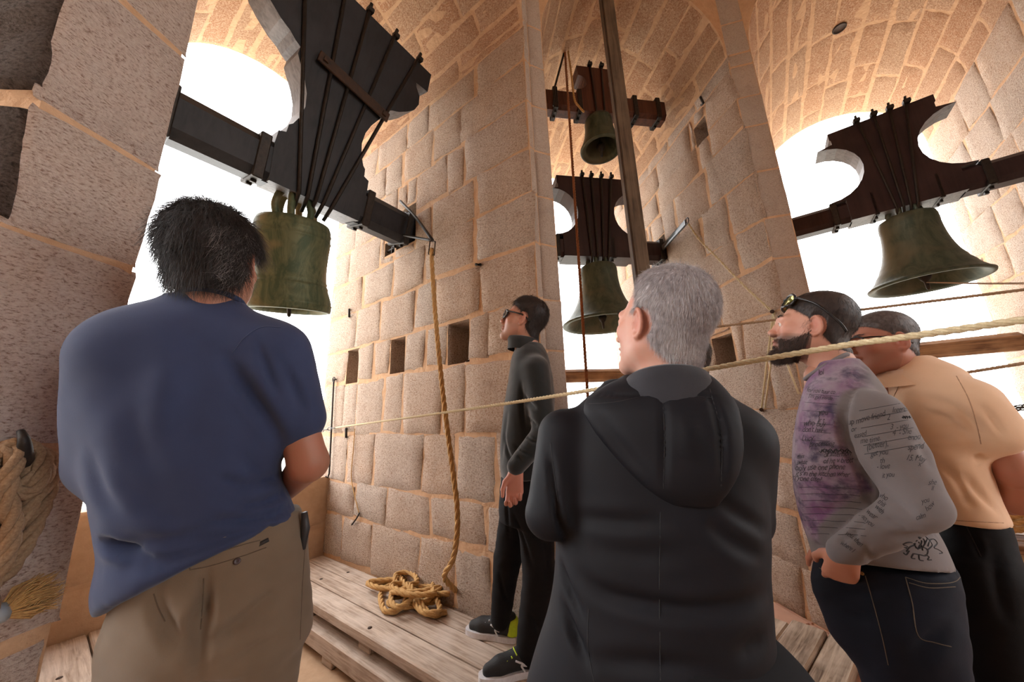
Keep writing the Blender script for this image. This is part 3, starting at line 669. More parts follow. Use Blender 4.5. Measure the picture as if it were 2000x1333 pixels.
# ---- weathered boards on the floor by the right pier
c0 = np.array([1.55, 2.30]); ea = dirn(AX[1]+60); eb = dirn(AX[1]-30)
root = empty('floor_boards', [*c0, .012], 'weathered grey floor boards lying at the foot of the right pier', 'boards')
for i, (w, z) in enumerate(((.15, .05), (.17, .062), (.14, .045))):
    mb = MB(); mb.box([*(c0+eb*(-.17+.165*i)), .012+z/2], (.62-.05*i, w, z), np.stack([[*ea, 0], [*eb, 0], [0, 0, 1]], 1), bev=.01); mb.build('board', M['plank_b'], root, smooth=False)
# ---- barrier, bench and rope coil at the far right edge
bx = pt(1985, 1080, 3.0); ex = np.array([*dirn(AX[2]+90), 0]); ey = np.array([*dirn(AX[2]), 0]); c0 = np.array([bx[0], bx[1], 0])
root = empty('metal_barrier', c0, 'grey tubular metal barrier behind the man in black trousers', 'barrier')
for z in (.18, .50):
    mb = MB(); mb.tube([c0-ex*.5+[0, 0, z], c0+ex*.6+[0, 0, z]], .022, 10); mb.build('rail', M['steel'], root)
for s in (-.5, .6):
    mb = MB(); mb.tube([c0+ex*s, c0+ex*s+[0, 0, .62]], .022, 10); mb.box(c0+ex*s+[0, 0, .01], (.08, .3, .02)); mb.build('post', M['steel'], root)
root = empty('wooden_bench', c0+ey*.25, 'brown wooden bench standing behind the metal barrier', 'bench')
R = np.stack([ex, ey, [0, 0, 1]], 1)
for i in range(3):
    mb = MB(); mb.box(c0+ey*(.15+.12*i)+[0, 0, .66], (1.1, .11, .04), R, bev=.005); mb.build('slat', M['rail2'], root, smooth=False)
for s in (-.45, .45):
    mb = MB(); mb.box(c0+ey*.27+ex*s+[0, 0, .32], (.06, .3, .64), R, bev=.005); mb.build('leg', M['rail2'], root, smooth=False)
pts_ = []; c1 = c0+ey*.27+[0, 0, .70]
for i in range(60): pts_.append(c1+ex*(.17+.012*math.sin(i*1.7))*math.cos(i*.55)+ey*(.12)*math.sin(i*.55)+[0, 0, .0035*i+.012*math.sin(i*2.1)])
tag(rope_mb(catmull(pts_, 4), .014, .1, .014, 6).build('rope_coil', M['rope']), 'golden rope coil lying on the bench at the far right', 'rope')
chn = empty('chain', pt(1990, 800, 3.6), 'steel chain hanging across the right arch at the edge of the picture', 'chain')
for i in range(30):
    c_ = pt(1968+9*i, 801-1.5*i, 3.6); b_ = np.array([0, 0, 1.]) if i % 2 else ey; mb = MB()
    mb.tube([c_+ex*.03*math.cos(a)+b_*.014*math.sin(a) for a in np.linspace(0, 6.283, 13)], .004, 6, cap=False)
    mb.build('link', M['steel'], chn)

# dark disc on the right arch's vault, its colour standing in for a shaded hole
f_ = vmapf(2); th = 1.53; c_ = f_(1.2, th, .004); ax_ = f_(1.2, th, .05)-c_; ax_ = ax_/np.linalg.norm(ax_); mb = MB()
mb.lathe([(.001, .006), (.046, .006), (.048, .012), (.056, .012), (.058, -.02)], c_, ax_, 20); mb.build('hole_shade_disc', M['rust'], cl)
# ================================================================ PEOPLE : distance-field modelling turned into clean quad meshes
def smin(a, b, k):
    if k <= 0: return np.minimum(a, b)
    h = np.clip(.5+.5*(b-a)/k, 0, 1); return b+(a-b)*h-k*h*(1-h)
class Sdf:
    """list of primitives; each = (kind, function(X,Y,Z), lo, hi, k)"""
    def __init__(s): s.p = []
    def rc(s, a, b, ra, rb, k=.02, sub=False):
        a, b = np.array(a, float), np.array(b, float); r = max(ra, rb); ab = b-a; L = ab@ab+1e-12
        def f(X, Y, Z):
            t = np.clip(((X-a[0])*ab[0]+(Y-a[1])*ab[1]+(Z-a[2])*ab[2])/L, 0, 1)
            return np.sqrt((X-a[0]-t*ab[0])**2+(Y-a[1]-t*ab[1])**2+(Z-a[2]-t*ab[2])**2)-(ra+(rb-ra)*t)
        s.p.append((sub, f, np.minimum(a, b)-r, np.maximum(a, b)+r, k)); return s
    def chain(s, P, R, k=.02):
        for i in range(len(P)-1): s.rc(P[i], P[i+1], R[i], R[i+1], k if i == 0 else .012)
        return s
    def el(s, c, r, R=None, k=.02, sub=False):
        c, r = np.array(c, float), np.array(r, float); Q = np.eye(3) if R is None else np.array(R); m = r.max()
        def f(X, Y, Z):
            d = [X-c[0], Y-c[1], Z-c[2]]; l = [sum(d[j]*Q[j, i] for j in range(3))/r[i] for i in range(3)]
            q = np.sqrt(l[0]**2+l[1]**2+l[2]**2); g = np.sqrt((l[0]/r[0])**2+(l[1]/r[1])**2+(l[2]/r[2])**2)+1e-9
            return q*(q-1)/g
        s.p.append((sub, f, c-m, c+m, k)); return s
    def loft(s, org, azm, rows, k=.03, n=2.3):
        """rows = (z, side centre, depth centre, half side, half depth); side axis = dirn(az+90), depth axis = dirn(az)"""
        rows = np.array(sorted(rows), float); zz = np.linspace(rows[0, 0], rows[-1, 0], 160)
        pr = [np.convolve(np.pad(np.interp(zz, rows[:, 0], rows[:, i]), 6, 'edge'), np.ones(13)/13, 'valid') for i in range(1, 5)]
        sx, sy = dirn(azm+90); dx, dy = dirn(azm); o = np.array(org, float); m = (np.abs(rows[:, 1:3]).max()+rows[:, 3:].max())*1.45
        def f(X, Y, Z):
            z1 = Z[0, 0, :]; c1, c2, a, b = [np.interp(z1, zz, q)[None, None, :] for q in pr]
            u = (X-o[0])*sx+(Y-o[1])*sy-c1; v = (X-o[0])*dx+(Y-o[1])*dy-c2
            q = (np.abs(u/a)**n+np.abs(v/b)**n)**(1/n); d = (q-1)*np.minimum(a, b)
            return np.maximum(d, np.maximum(zz[0]-Z, Z-zz[-1]))
        s.p.append((False, f, np.array([o[0]-m, o[1]-m, zz[0]]), np.array([o[0]+m, o[1]+m, zz[-1]]), k)); return s
    def cut(s, P, n):
        P, n = np.array(P, float), np.array(n, float); n = n/np.linalg.norm(n)
        s.p.append(('cut', lambda X, Y, Z: (X-P[0])*n[0]+(Y-P[1])*n[1]+(Z-P[2])*n[2], None, None, 0)); return s
    def mesh(s, h=.01, smooth=1):
        lo = np.min([p[2] for p in s.p if p[0] is False], axis=0)-3*h; hi = np.max([p[3] for p in s.p if p[0] is False], axis=0)+3*h
        ax = [np.arange(lo[i], hi[i]+h, h) for i in range(3)]; D = np.full([len(a) for a in ax], .5, np.float32)
        for sub, f, l, hh, k in s.p:
            if l is None: ix = [slice(None)]*3
            else:
                pad = k+3*h; ix = [slice(max(0, int((l[i]-pad-lo[i])/h)), max(1, int((hh[i]+pad-lo[i])/h)+2)) for i in range(3)]
            X, Y, Z = np.meshgrid(*[ax[i][ix[i]] for i in range(3)], indexing='ij', sparse=False)
            if X.size == 0: continue
            d = f(X, Y, Z).astype(np.float32); A = D[tuple(ix)]
            if sub == 'cut': D[tuple(ix)] = np.maximum(A, d)
            elif sub: D[tuple(ix)] = -smin(-A, d, k)
            else: D[tuple(ix)] = smin(A, d, k)
        V, Fc = nets(D, lo, h)
        if smooth: V = relax(V, Fc, smooth)
        return V, Fc
def nets(D, lo, h):
    I = D < 0; n = D.shape; c = [np.s_[:-1], np.s_[1:]]
    cnt = sum(I[c[i], c[j], c[k]].astype(np.int8) for i in (0, 1) for j in (0, 1) for k in (0, 1))
    ac = (cnt > 0) & (cnt < 8); idx = np.full(ac.shape, -1, np.int64); Q = np.argwhere(ac); idx[ac] = np.arange(len(Q))
    P = np.zeros((len(Q), 3)); W_ = np.zeros(len(Q))
    g = lambda o: D[Q[:, 0]+o[0], Q[:, 1]+o[1], Q[:, 2]+o[2]]
    for a in range(3):
        b, c_ = [x for x in range(3) if x != a]
        for i in (0, 1):
            for j in (0, 1):
                o0 = [0, 0, 0]; o0[b] = i; o0[c_] = j; o1 = list(o0); o1[a] = 1; d0, d1 = g(o0), g(o1); m = (d0 < 0) != (d1 < 0)
                t = d0[m]/(d0[m]-d1[m]); q = np.tile(np.array(o0, float), (m.sum(), 1)); q[:, a] = t; P[m] += q; W_[m] += 1
    V = (Q+P/W_[:, None])*h+lo; F = []
    for a in range(3):
        b, c_ = (a+1) % 3, (a+2) % 3
        s0 = [np.s_[1:-1]]*3; s0[a] = np.s_[:-1]; s1 = list(s0); s1[a] = np.s_[1:]
        s0[b] = s1[b] = np.s_[1:-1]; s0[c_] = s1[c_] = np.s_[1:-1]
        A, B = I[tuple(s0)], I[tuple(s1)]; E = np.argwhere(A != B)
        if not len(E): continue
        fl = A[tuple(E.T)]; E[:, b] += 1; E[:, c_] += 1
        def at(db, dc):
            e = E.copy(); e[:, b] -= db; e[:, c_] -= dc; return idx[tuple(e.T)]
        q = np.stack([at(1, 1), at(0, 1), at(0, 0), at(1, 0)], 1); q[~fl] = q[~fl][:, ::-1]; F.append(q)
    return V, np.concatenate(F)
def edges_of(F): return np.concatenate([F[:, [0, 1]], F[:, [1, 2]], F[:, [2, 3]], F[:, [3, 0]]])
def relax(V, F, n, w=.5):
    E = edges_of(F); dg = np.bincount(E[:, 0], minlength=len(V))+np.bincount(E[:, 1], minlength=len(V))
    for _ in range(n):
        S_ = np.zeros_like(V)
        for a in range(3): S_[:, a] = np.bincount(E[:, 0], V[E[:, 1], a], len(V))+np.bincount(E[:, 1], V[E[:, 0], a], len(V))
        V = V*(1-w)+w*S_/np.maximum(dg, 1)[:, None]
    return V
def normals(V, F):
    fn = np.cross(V[F[:, 2]]-V[F[:, 0]], V[F[:, 3]]-V[F[:, 1]]); N = np.zeros_like(V)
    for j in range(4):
        for a in range(3): N[:, a] += np.bincount(F[:, j], fn[:, a], len(V))
    return N/(np.linalg.norm(N, axis=1)[:, None]+1e-12)
def bvh(V, F): return BVHTree.FromPolygons([tuple(v) for v in V], [tuple(int(i) for i in q) for q in F])
def hit(tree, x, y):
    r = tree.ray_cast(Vector(EYEP), Vector(ray(x, y)).normalized()); return None if r[0] is None else np.array(r[0])
def folds(V, F, strokes):
    """cloth folds: each stroke = (photo polyline traced onto the surface, depth, width); crease with raised lips"""
    t = bvh(V, F); N = normals(V, F); disp = np.zeros(len(V))
    for pl, A, s in strokes:
        P = [q for q in (hit(t, *p) for p in catmull([[*p, 0] for p in pl], 8)[:, :2]) if q is not None]
        if len(P) < 2: continue
        P = np.array(P); k = len(P); tap = np.sin(np.linspace(.15, math.pi-.15, k))
        near = np.where(np.linalg.norm(V-P.mean(0), axis=1) < np.linalg.norm(P-P.mean(0), axis=1).max()+4*s)[0]
        d = np.linalg.norm(V[near][:, None]-P[None], axis=2); j = d.argmin(1); q = d[np.arange(len(near)), j]/s
        disp[near] += -1.5*A*tap[j]*(1-.8*q*q)*np.exp(-q*q)
    return V+N*disp[:, None]
def vnoise(V, sc, seed=0):
    r = np.random.default_rng(seed); o = np.zeros(len(V))
    for i in range(6):
        w = r.normal(0, 1, 3); w *= sc*(.6+.8*r.random())/np.linalg.norm(w); o += np.sin(V@w+r.uniform(0, 6.28)+1.5*np.sin(V@(w[[1, 2, 0]])*.7))
    return o/6
def rot(yaw, pitch=0, roll=0):
    """local x = the person's right, y = forward, z = up; yaw = azimuth faced, pitch up, roll to the right"""
    y, p, r = math.radians(-yaw), math.radians(pitch), math.radians(roll)
    Rz = np.array([[math.cos(y), -math.sin(y), 0], [math.sin(y), math.cos(y), 0], [0, 0, 1]])
    Rx = np.array([[1, 0, 0], [0, math.cos(p), -math.sin(p)], [0, math.sin(p), math.cos(p)]])
    Ry = np.array([[math.cos(r), 0, math.sin(r)], [0, 1, 0], [-math.sin(r), 0, math.cos(r)]])
    return Rz@Rx@Ry
def head_sdf(fat=0, nose=1.0, chin=1.0, nk=-.046):
    s = Sdf()
    s.el((0, -.022, .036), (.074, .094, .086))
    s.el((0, .028, -.030), (.060+fat, .060, .088), k=.04)
    s.el((0, -.012, -.030), (.066+fat, .066, .062), k=.04)
    for m in (-1, 1):
        s.rc((m*(.050+fat), -.004, -.058), (m*.014, .068*chin, -.104), .020+fat*.5, .016, k=.03)
        s.el((m*.043, .056, -.020), (.021, .020, .019), k=.02)
        s.rc((m*.044, .072, .021), (m*.012, .088, .020), .009, .009, k=.016)
    s.el((0, .076*chin, -.104), (.019, .016, .016), k=.02)
    for m in (-1, 1): s.el((m*.031, .098, -.001), (.018, .018, .0115), k=.012, sub=True)
    for m in (-1, 1):
        s.el((m*.031, .0735, .000), (.0145, .0145, .0135), k=.004)
        s.rc((m*.020, .089, .0075), (m*.043, .080, .006), .0035, .003, k=.006)
    s.rc((0, .085, .016), (0, .102*nose, -.026), .0095, .0100, k=.014)
    s.el((0, .107*nose, -.031), (.0108, .0115, .0098), k=.008)
    for m in (-1, 1): s.el((m*.0125, .100, -.037), (.0085, .011, .0085), k=.007); s.el((m*.0065, .103, -.0435), (.0032, .0045, .003), k=.003, sub=True)
    s.el((0, .0875, -.0615), (.025, .0125, .0075), k=.008); s.el((0, .0855, -.0755), (.0215, .012, .0085), k=.008)
    s.el((0, .103, -.0682), (.027, .012, .0016), k=.004, sub=True)
    s.el((0, .094, -.088), (.017, .007, .0045), k=.008, sub=True)
    for m in (-1, 1):
        th = math.radians(m*24); c = np.array([m*(.074+fat*.6), -.010, -.006])
        R = rot(-m*22, 0, 0)@np.array([[1, 0, 0], [0, math.cos(.18), math.sin(.18)], [0, -math.sin(.18), math.cos(.18)]])
        s.el(c+np.array([m*.004, 0, 0]), (.0085, .0165, .029), R, k=.010)
        P = [c+R@np.array([m*.009, .018*math.cos(a)*(-1)*(1-.12*math.sin(a))+.000, .031*math.sin(a)]) for a in np.linspace(-2.2, 2.3, 12)]
        for i in range(11): s.rc(P[i], P[i+1], .0042, .0042, k=.004)
        s.el(c+R@np.array([m*.013, .002, .002]), (.007, .0085, .017), R, k=.005, sub=True)
        s.el(c+R@np.array([m*.006, .004, -.030]), (.006, .008, .008), k=.006)
        s.el(c+R@np.array([m*.010, .0155, -.003]), (.0035, .004, .007), k=.004)
    s.rc((0, -.030, -.055), (0, nk, -.145), .056+fat, .057+fat, k=.03)
    return s
def hand_sdf(s, wrist, R, side=1, curl=(20, 30, 20), spread=.0, thumb=1.0, sc=1.0):
    """R columns: x = towards the thumb, y = along the fingers, z = palm side"""
    w = np.array(wrist, float); T = lambda p: w+R@(np.array(p)*sc)
    xs = (.027, .009, -.009, -.026); kn = (.088, .092, .088, .080); ln = ((.042, .026, .021), (.046, .029, .022), (.042, .027, .021), (.034, .020, .019))
    for i in range(4):
        s.rc(T((xs[i]*.55, .004, 0)), T((xs[i], kn[i], -.003)), .0165*sc, .0115*sc, k=.016)
        p = np.array([xs[i], kn[i], -.003]); a = 0; r = (.0098, .0088, .0080, .0068) if i < 3 else (.0086, .0078, .007, .006)
        for j in range(3):
            a += math.radians(curl[j]*(1+.08*i)); q = p+ln[i][j]*np.array([spread*(1.5-i)*.5, math.cos(a), math.sin(a)])
            s.rc(T(p), T(q), r[j]*sc, r[j+1]*sc, k=.003); p = q
    t = [(.016, .018, .006), (.040, .044, .014), (.048*thumb, .073, .020), (.046*thumb, .098, .026)]
    for i in range(3): s.rc(T(t[i]), T(t[i+1]), (.0155, .0118, .0095)[i]*sc, (.0118, .0095, .0075)[i]*sc, k=.010 if i == 0 else .003)
    return s
def strands(roots, dirs, L, wid, segs=3, bend=None, jit=.0):
    """tapered three-sided hair strands, one mesh"""
    n = len(roots); L = np.broadcast_to(L, (n,)); k = segs+1; P = np.zeros((n, k, 3))
    bend = np.zeros((n, 3)) if bend is None else bend
    for j in range(k):
        t = j/segs; P[:, j] = roots+dirs*(L*t)[:, None]+bend*(L*t*t)[:, None]
    ref = RNG.normal(0, 1, (n, 3)); A = np.cross(dirs, ref); A /= np.linalg.norm(A, axis=1)[:, None]+1e-9; B = np.cross(dirs, A)
    V = np.zeros((n, k, 3, 3))
    for j in range(k):
        w = wid*(1-.8*j/segs)
        for q in range(3): V[:, j, q] = P[:, j]+w*(math.cos(2.094*q)*A+math.sin(2.094*q)*B)
    base = (np.arange(n)*k*3)[:, None]; F = []
    for j in range(segs):
        for q in range(3): q2 = (q+1) % 3; F.append(base+np.array([[j*3+q, j*3+q2, (j+1)*3+q2, (j+1)*3+q]]))
    return V.reshape(-1, 3), np.concatenate(F)
def scatter(V, F, mask, n):
    """random points on the faces whose vertices pass the mask"""
    f = F[mask[F].all(1)]; a = np.linalg.norm(np.cross(V[f[:, 2]]-V[f[:, 0]], V[f[:, 3]]-V[f[:, 1]]), axis=1); f = f[RNG.choice(len(f), n, p=a/a.sum())]
    u, v = RNG.random(n)[:, None], RNG.random(n)[:, None]
    P = (V[f[:, 0]]*(1-u)+V[f[:, 1]]*u)*(1-v)+(V[f[:, 3]]*(1-u)+V[f[:, 2]]*u)*v; N = np.cross(V[f[:, 2]]-V[f[:, 0]], V[f[:, 3]]-V[f[:, 1]])
    return P, N/np.linalg.norm(N, axis=1)[:, None]
def unit(v): return v/(np.linalg.norm(v, axis=-1, keepdims=True)+1e-9)
# skin / cloth materials
def skin_mat(name, gain=1):
    g = NG(name); c = g.n('VertexColor', layer_name='tint').outputs[0]; n = g.noise(160, 3, .6); n2 = g.noise(25, 3, .5)
    col = g.mix(g.ramp(n2, [(.4, (0, 0, 0)), (.7, (.25, .25, .25))]), c, (.45, .13, .09, 1))
    g.p.inputs['Subsurface Weight'].default_value = .12; g.p.inputs['Subsurface Radius'].default_value = (.012, .005, .003); g.p.inputs['Subsurface Scale'].default_value = .6
    return g.out(col, .48, g.bump(n, .15, .001), spec=.4)
M['skin'] = skin_mat('skin')
def cloth_mat(name, c1, c2, sc=300, rough=.85, bs=.25, sheen=.15, big=7):
    g = NG(name); n = g.noise(sc, 3, .6); n2 = g.noise(big, 3, .55)
    col = g.mix(g.ramp(n2, [(.35, (0, 0, 0)), (.7, (1, 1, 1))]), c1, c2)
    return g.out(col, rough, g.bump(n, bs, .0008), spec=.2, sheen=sheen)
def hair_mat(name, c1, c2, c3):
    g = NG(name); n = g.noise(90, 2, .5); n2 = g.noise(12, 2, .5)
    col = g.mix(g.ramp(n, [(.35, (0, 0, 0)), (.65, (1, 1, 1))]), c1, c2); col = g.mix(g.ramp(n2, [(.45, (0, 0, 0)), (.75, (.8, .8, .8))]), col, c3)
    return g.out(col, .5, None, spec=.5)
def eye_part(root, Rh, Hc, iris=(.06, .035, .02, 1)):
    for m in (-1, 1):
        mb = MB(); c = Hc+Rh@np.array([m*.031, .0755, .0]); f = Rh@np.array([m*.06, 1, -.06]); f /= np.linalg.norm(f)
        rr_ = .0135; prof = [(.0004, rr_)]+[(rr_*math.sin(a), rr_*math.cos(a)) for a in np.linspace(.22, 3.1, 12)]
        mb.lathe(prof, c, f, 16); ev = len(mb.f); mb.m = [1 if i < 32 else 0 for i in range(ev)]
        mb.build('eye', [M['eye_white'], M['iris']], root)
M['eye_white'] = simple('eye_white', srgb(215, 205, 198), srgb(205, 190, 182), 60, .25, 0); M['iris'] = simple('iris', srgb(60, 42, 30), srgb(34, 24, 18), 200, .2, 0)
SKIN = np.array(srgb(180, 128, 105)[:3]); RED = np.array(srgb(172, 92, 76)[:3]); LIP = np.array(srgb(150, 84, 76)[:3])
def head_mesh(Hc, Rh, h=.0026, skin=SKIN, hair=None, hairline=None, stubble=0, stubcol=None, **kw):
    """returns world vertices, faces, colours and local coordinates of a head with neck"""
    V, F = head_sdf(**kw).mesh(h, 2); L = V.copy(); c = np.tile(skin, (len(V), 1))
    def blend(w, col):
        nonlocal c; w = np.clip(w, 0, 1)[:, None]; c = c*(1-w)+np.array(col)*w
    g = lambda p, r: np.exp(-np.sum(((L-np.array(p))/np.array(r))**2, axis=1))
    ax = np.abs(L[:, 0])
    blend(.55*np.exp(-(((ax-.084)/.02)**2+((L[:, 1]+.012)/.022)**2+((L[:, 2]+.004)/.034)**2)), RED)
    blend(.35*g((0, .110, -.033), (.02, .02, .016)), RED); blend(.30*np.exp(-(((ax-.045)/.02)**2+((L[:, 1]-.07)/.03)**2+((L[:, 2]+.03)/.02)**2)), RED)
    blend(.9*np.exp(-((L[:, 0]/.024)**4+((L[:, 2]+.0685)/.011)**4))*(L[:, 1] > .083), LIP)
    if stubble:
        w = (L[:, 1] > -.005)*(L[:, 2] < -.035)*np.clip((-.03-L[:, 2])/.02, 0, 1)*(1-np.exp(-((L[:, 0]/.022)**4+((L[:, 2]+.0685)/.010)**4))); w = w*np.clip((L[:, 2]+.135)/.02, 0, 1)
        blend(stubble*w, stubcol if stubcol is not None else np.array([.09, .07, .065]))
    if hairline is not None: blend(np.clip(hairline(L)*120+.5, 0, 1), hair)
    return Hc+V@Rh.T, F, c, L
def brows(root, Rh, Hc, mat, n=70):
    for m in (-1, 1):
        t = RNG.random(n); P = np.stack([m*(.014+.034*t), .0935-.016*t**2, .0225+.006*np.sin(t*2.2)+RNG.normal(0, .0018, n)], 1)
        d = unit(np.stack([m*np.ones(n), -.25*np.ones(n)+.25, .25-.5*t], 1)+RNG.normal(0, .15, (n, 3)))
        V, F = strands(Hc+P@Rh.T, d@Rh.T, .010, .00055, 2); obj('eyebrow', V, F, mat, root)
def limb_body(s, P):
    """coarse body under the clothes from joint points: hip, knee, ankle, shoulder ... given as chains"""
    for ch, r in P: s.chain([np.array(q) for q in ch], r, .03)
    return s
def merge(*parts):
    V, F, C_, n = [], [], [], 0
    for v, f, c in parts: V.append(v); F.append(np.asarray(f)+n); C_.append(np.tile(c, (len(v), 1)) if np.ndim(c) == 1 else c); n += len(v)
    return np.concatenate(V), np.concatenate(F), np.concatenate(C_)
def planerows(azm, Dp, rows, scale=1.0):
    """photo rows (y, x left, x right, half depth, depth centre) measured on the upright plane through the figure"""
    n = np.array([*dirn(azm), 0]); P = n*Dp; o = []
    for (y, xl, xr, hd, dc) in rows:
        xm = (xl+xr)/2; a, b, c = (onpl(x, y, P, n) for x in (xl, xr, xm)); sx = np.array([*dirn(azm+90), 0])
        o.append((c[2], (a@sx+b@sx)/2, dc, abs(b@sx-a@sx)/2*scale, hd))
    return o, (P[0], P[1])
def shoe(root, heel, yaw, L=.28, W_=.10, zf=0, mats=None, name='shoe'):
    """low trainer: upper, sole; pointing along yaw"""
    R = rot(yaw); h = np.array([heel[0], heel[1], zf]); T = lambda p: h+R@np.array(p); s = Sdf()
    s.chain([T((0, .03, .055)), T((0, .10, .060)), T((0, .19, .045)), T((0, L-.045, .036))], [.038, .040, .038, .028], .02)
    s.rc(T((0, .03, .06)), T((0, .04, .105)), .037, .040, .02); s.cut(h+[0, 0, .018], (0, 0, -1)); s.cut(h+[0, 0, .115], (0, 0, 1))
    V, F = s.mesh(.007, 2); up = obj(name, V, F, (mats or [M['shoe']])[0], root)
    out = [(.030, 0), (.043, .05), (.041, .12), (.047, .19), (.042, .24), (.022, L), ]
    poly = [(a, b) for a, b in out]+[(-a, b) for a, b in out[::-1]]
    poly = [(p[0], p[1]) for p in catmull([[a, b, 0] for a, b in poly+poly[:1]], 4)[:-1]]
    mb = MB(); mb.prism(poly, lambda a, b, z: T((a, b-.005, z)), .0, .026); mb.build('sole', M['sole'], up, smooth=False); return up
M['shoe'] = simple('dark_shoe', srgb(34, 34, 38), srgb(24, 24, 28), 120, .7, .3); M['sole'] = simple('white_sole', srgb(220, 218, 222), srgb(196, 194, 198), 60, .6, .1)
# ================================================================ THE VISITORS
def person(loc, label): return empty('person', loc, label, 'person')
def HAIRLINE(zf=.062, zs=-.012, zb=-.075):
    def f(L):
        h = np.minimum(L[:, 2]-np.interp(L[:, 1], [-.13, -.07, -.042, -.026, -.014, .006, .012, .03, .075, .10], [zb, zb+.004, zb+.030, -.030, -.010, zs, zs+.018, zs+.030, zf-.002, zf+.03]), .2)
        e = ((L[:, 1]+.012)/.025)**2+((L[:, 2]+.006)/.037)**2
        return np.where((np.abs(L[:, 0]) > .066) & (e < 1), -.02, h)
    return f
def core(hip, neck, legs, girth=.085, h=.016):
    """hidden trunk and legs of the body, one coarse surface"""
    s = Sdf(); hip, neck = np.array(hip, float), np.array(neck, float); m = hip*.45+neck*.55
    s.rc(hip, m, girth, girth*1.05, .04); s.rc(m, neck-[0, 0, .10], girth*1.05, .07, .04); s.rc(neck-[0, 0, .12], neck, .055, .05, .03)
    for ch in legs: s.chain([np.array(q, float) for q in ch], [.058, .045, .033], .04)
    V, F = s.mesh(h, 1); return V, F, SKIN
def foot_chain(hip, knee, ankle): return [hip, knee, ankle]
def trousers(root, rows, org, azm, legs, mat, h=.0095, strokes=(), cuts=(), k=.045, name='trousers', n=2.3, amp=.004):
    s = Sdf(); s.loft(org, azm, rows, n=n)
    for P, R in legs: s.chain([np.array(q) for q in P], R, k)
    for p, nn_ in cuts: s.cut(p, nn_)
    V, F = s.mesh(h, 2); V = V+normals(V, F)*(amp*vnoise(V, 34, 3)+amp*.6*vnoise(V*np.array([1, 1, 2.2]), 60, 5))[:, None]; V = folds(V, F, strokes); o = obj(name, V, F, mat, root); return o, V, F
def patch_line(root, V, F, poly, w, mat, name, off=.0012, closed=False, n=6):
    """thin stitched seam or drawn line following the cloth"""
    t = bvh(V, F); P = [hit(t, *p) for p in catmull([[*p, 0] for p in poly], n)[:, :2]]; P = [q for q in P if q is not None]
    mb = MB(); ok = False; run = []
    for q in P:
        if run and np.linalg.norm(q-run[-1]) > .06:
            if len(run) > 2: mb.tube(run, w, 4, cap=False); ok = True
            run = []
        run.append(q)
    if len(run) > 2: mb.tube(run, w, 4, cap=False); ok = True
    return mb.build(name, mat, root) if ok else None
def hairdo(root, V, F, L, Rh, mask, n, length, wid, mat, lift=.5, comb=(0, -.3, -.8), noise=.25, segs=3, droop=.0, name='hair', part=None):
    P, N = scatter(V, F, mask, n); li = None
    comb = np.array(comb, float)
    if callable(part): cw = part((P-part.c)@Rh)@Rh.T
    else: cw = np.tile(comb@Rh.T, (n, 1))
    d = unit(N*lift+cw-N*np.sum(cw*N, 1)[:, None]*.8+RNG.normal(0, noise, (n, 3)))
    L_ = np.array(length)*(.55+.6*RNG.random(n)) if np.ndim(length) == 0 else RNG.uniform(*length, n)
    b = cw*.5-N*.55+RNG.normal(0, .12, (n, 3)); b[:, 2] -= droop
    HV, HF = strands(P-N*.001, d, L_, wid, segs, b*.8); return obj(name, HV, HF, mat, root)
def crown_comb(c, whorl=(0, -.06, .11), down=.35):
    """hair lies away from the whorl at the crown"""
    def f(Lc):
        d = Lc-np.array(whorl); d[:, 2] = d[:, 2]*.5-down*np.clip(-d[:, 2], 0, .2)*2; return unit(d)
    f.c = c; return f
def shell(L, V, F, Rh, mask, t, nz=30, amp=.002, seed=0):
    """hair volume: the masked part of the head, puffed out"""
    keep = mask[F].all(1); f = F[keep]; ids = np.unique(f); rm = -np.ones(len(V), int); rm[ids] = np.arange(len(ids))
    N = normals(V, F)[ids]; th = t(L[ids]) if callable(t) else np.full(len(ids), t)
    # thin towards the border
    E = edges_of(F[~keep]) if (~keep).any() else np.zeros((0, 2), int); bset = np.zeros(len(V), bool); bset[np.unique(E)] = True
    dist = np.full(len(V), 9.0); dist[bset] = 0; EE = edges_of(F)
    for _ in range(8):
        nd = dist.copy(); np.minimum.at(nd, EE[:, 0], dist[EE[:, 1]]+1); np.minimum.at(nd, EE[:, 1], dist[EE[:, 0]]+1); dist = nd
    w = np.clip(dist[ids]/7, 0, 1)**.6
    return V[ids]+N*(th*w+amp*vnoise(L[ids], nz, seed)*w)[:, None], rm[f]
# ---------------------------------------------------------------- 1 : man in the blue T-shirt (left, seen from behind)
M['blue_tee'] = cloth_mat('blue_jersey', srgb(52, 63, 94), srgb(47, 57, 86), 420)
M['khaki'] = cloth_mat('khaki_cotton', srgb(120, 105, 89), srgb(110, 96, 81), 500, bs=.35)
AZ = -40; DP = 1.17
root = person([-.76, .88, .25], 'man in blue T-shirt and khaki trousers seen from behind at left')
rows, org = planerows(AZ, DP, [(585, 335, 470, .05, .0), (600, 290, 505, .07, .0), (625, 238, 540, .09, .0), (660, 195, 556, .115, .0), (700, 172, 560, .13, .0), (760, 161, 557, .145, .0),
    (830, 158, 549, .155, .01), (900, 160, 546, .16, .02), (960, 168, 552, .165, .03), (1010, 180, 570, .165, .03), (1045, 188, 578, .165, .03), (1068, 201, 583, .165, .03), (1092, 184, 586, .165, .03), (1125, 184, 590, .165, .03), (1200, 200, 600, .165, .03)])
s = Sdf().loft(org, AZ, rows)
sh, el_, wr = pt(540, 690, 1.13), pt(603, 905, 1.10), pt(548, 968, 1.34)
sl = sh+(el_-sh)*.62
s.rc(sh, sl, .085, .073, .07); s.rc(pt(250, 690, 1.16), pt(215, 900, 1.28), .085, .075, .06)
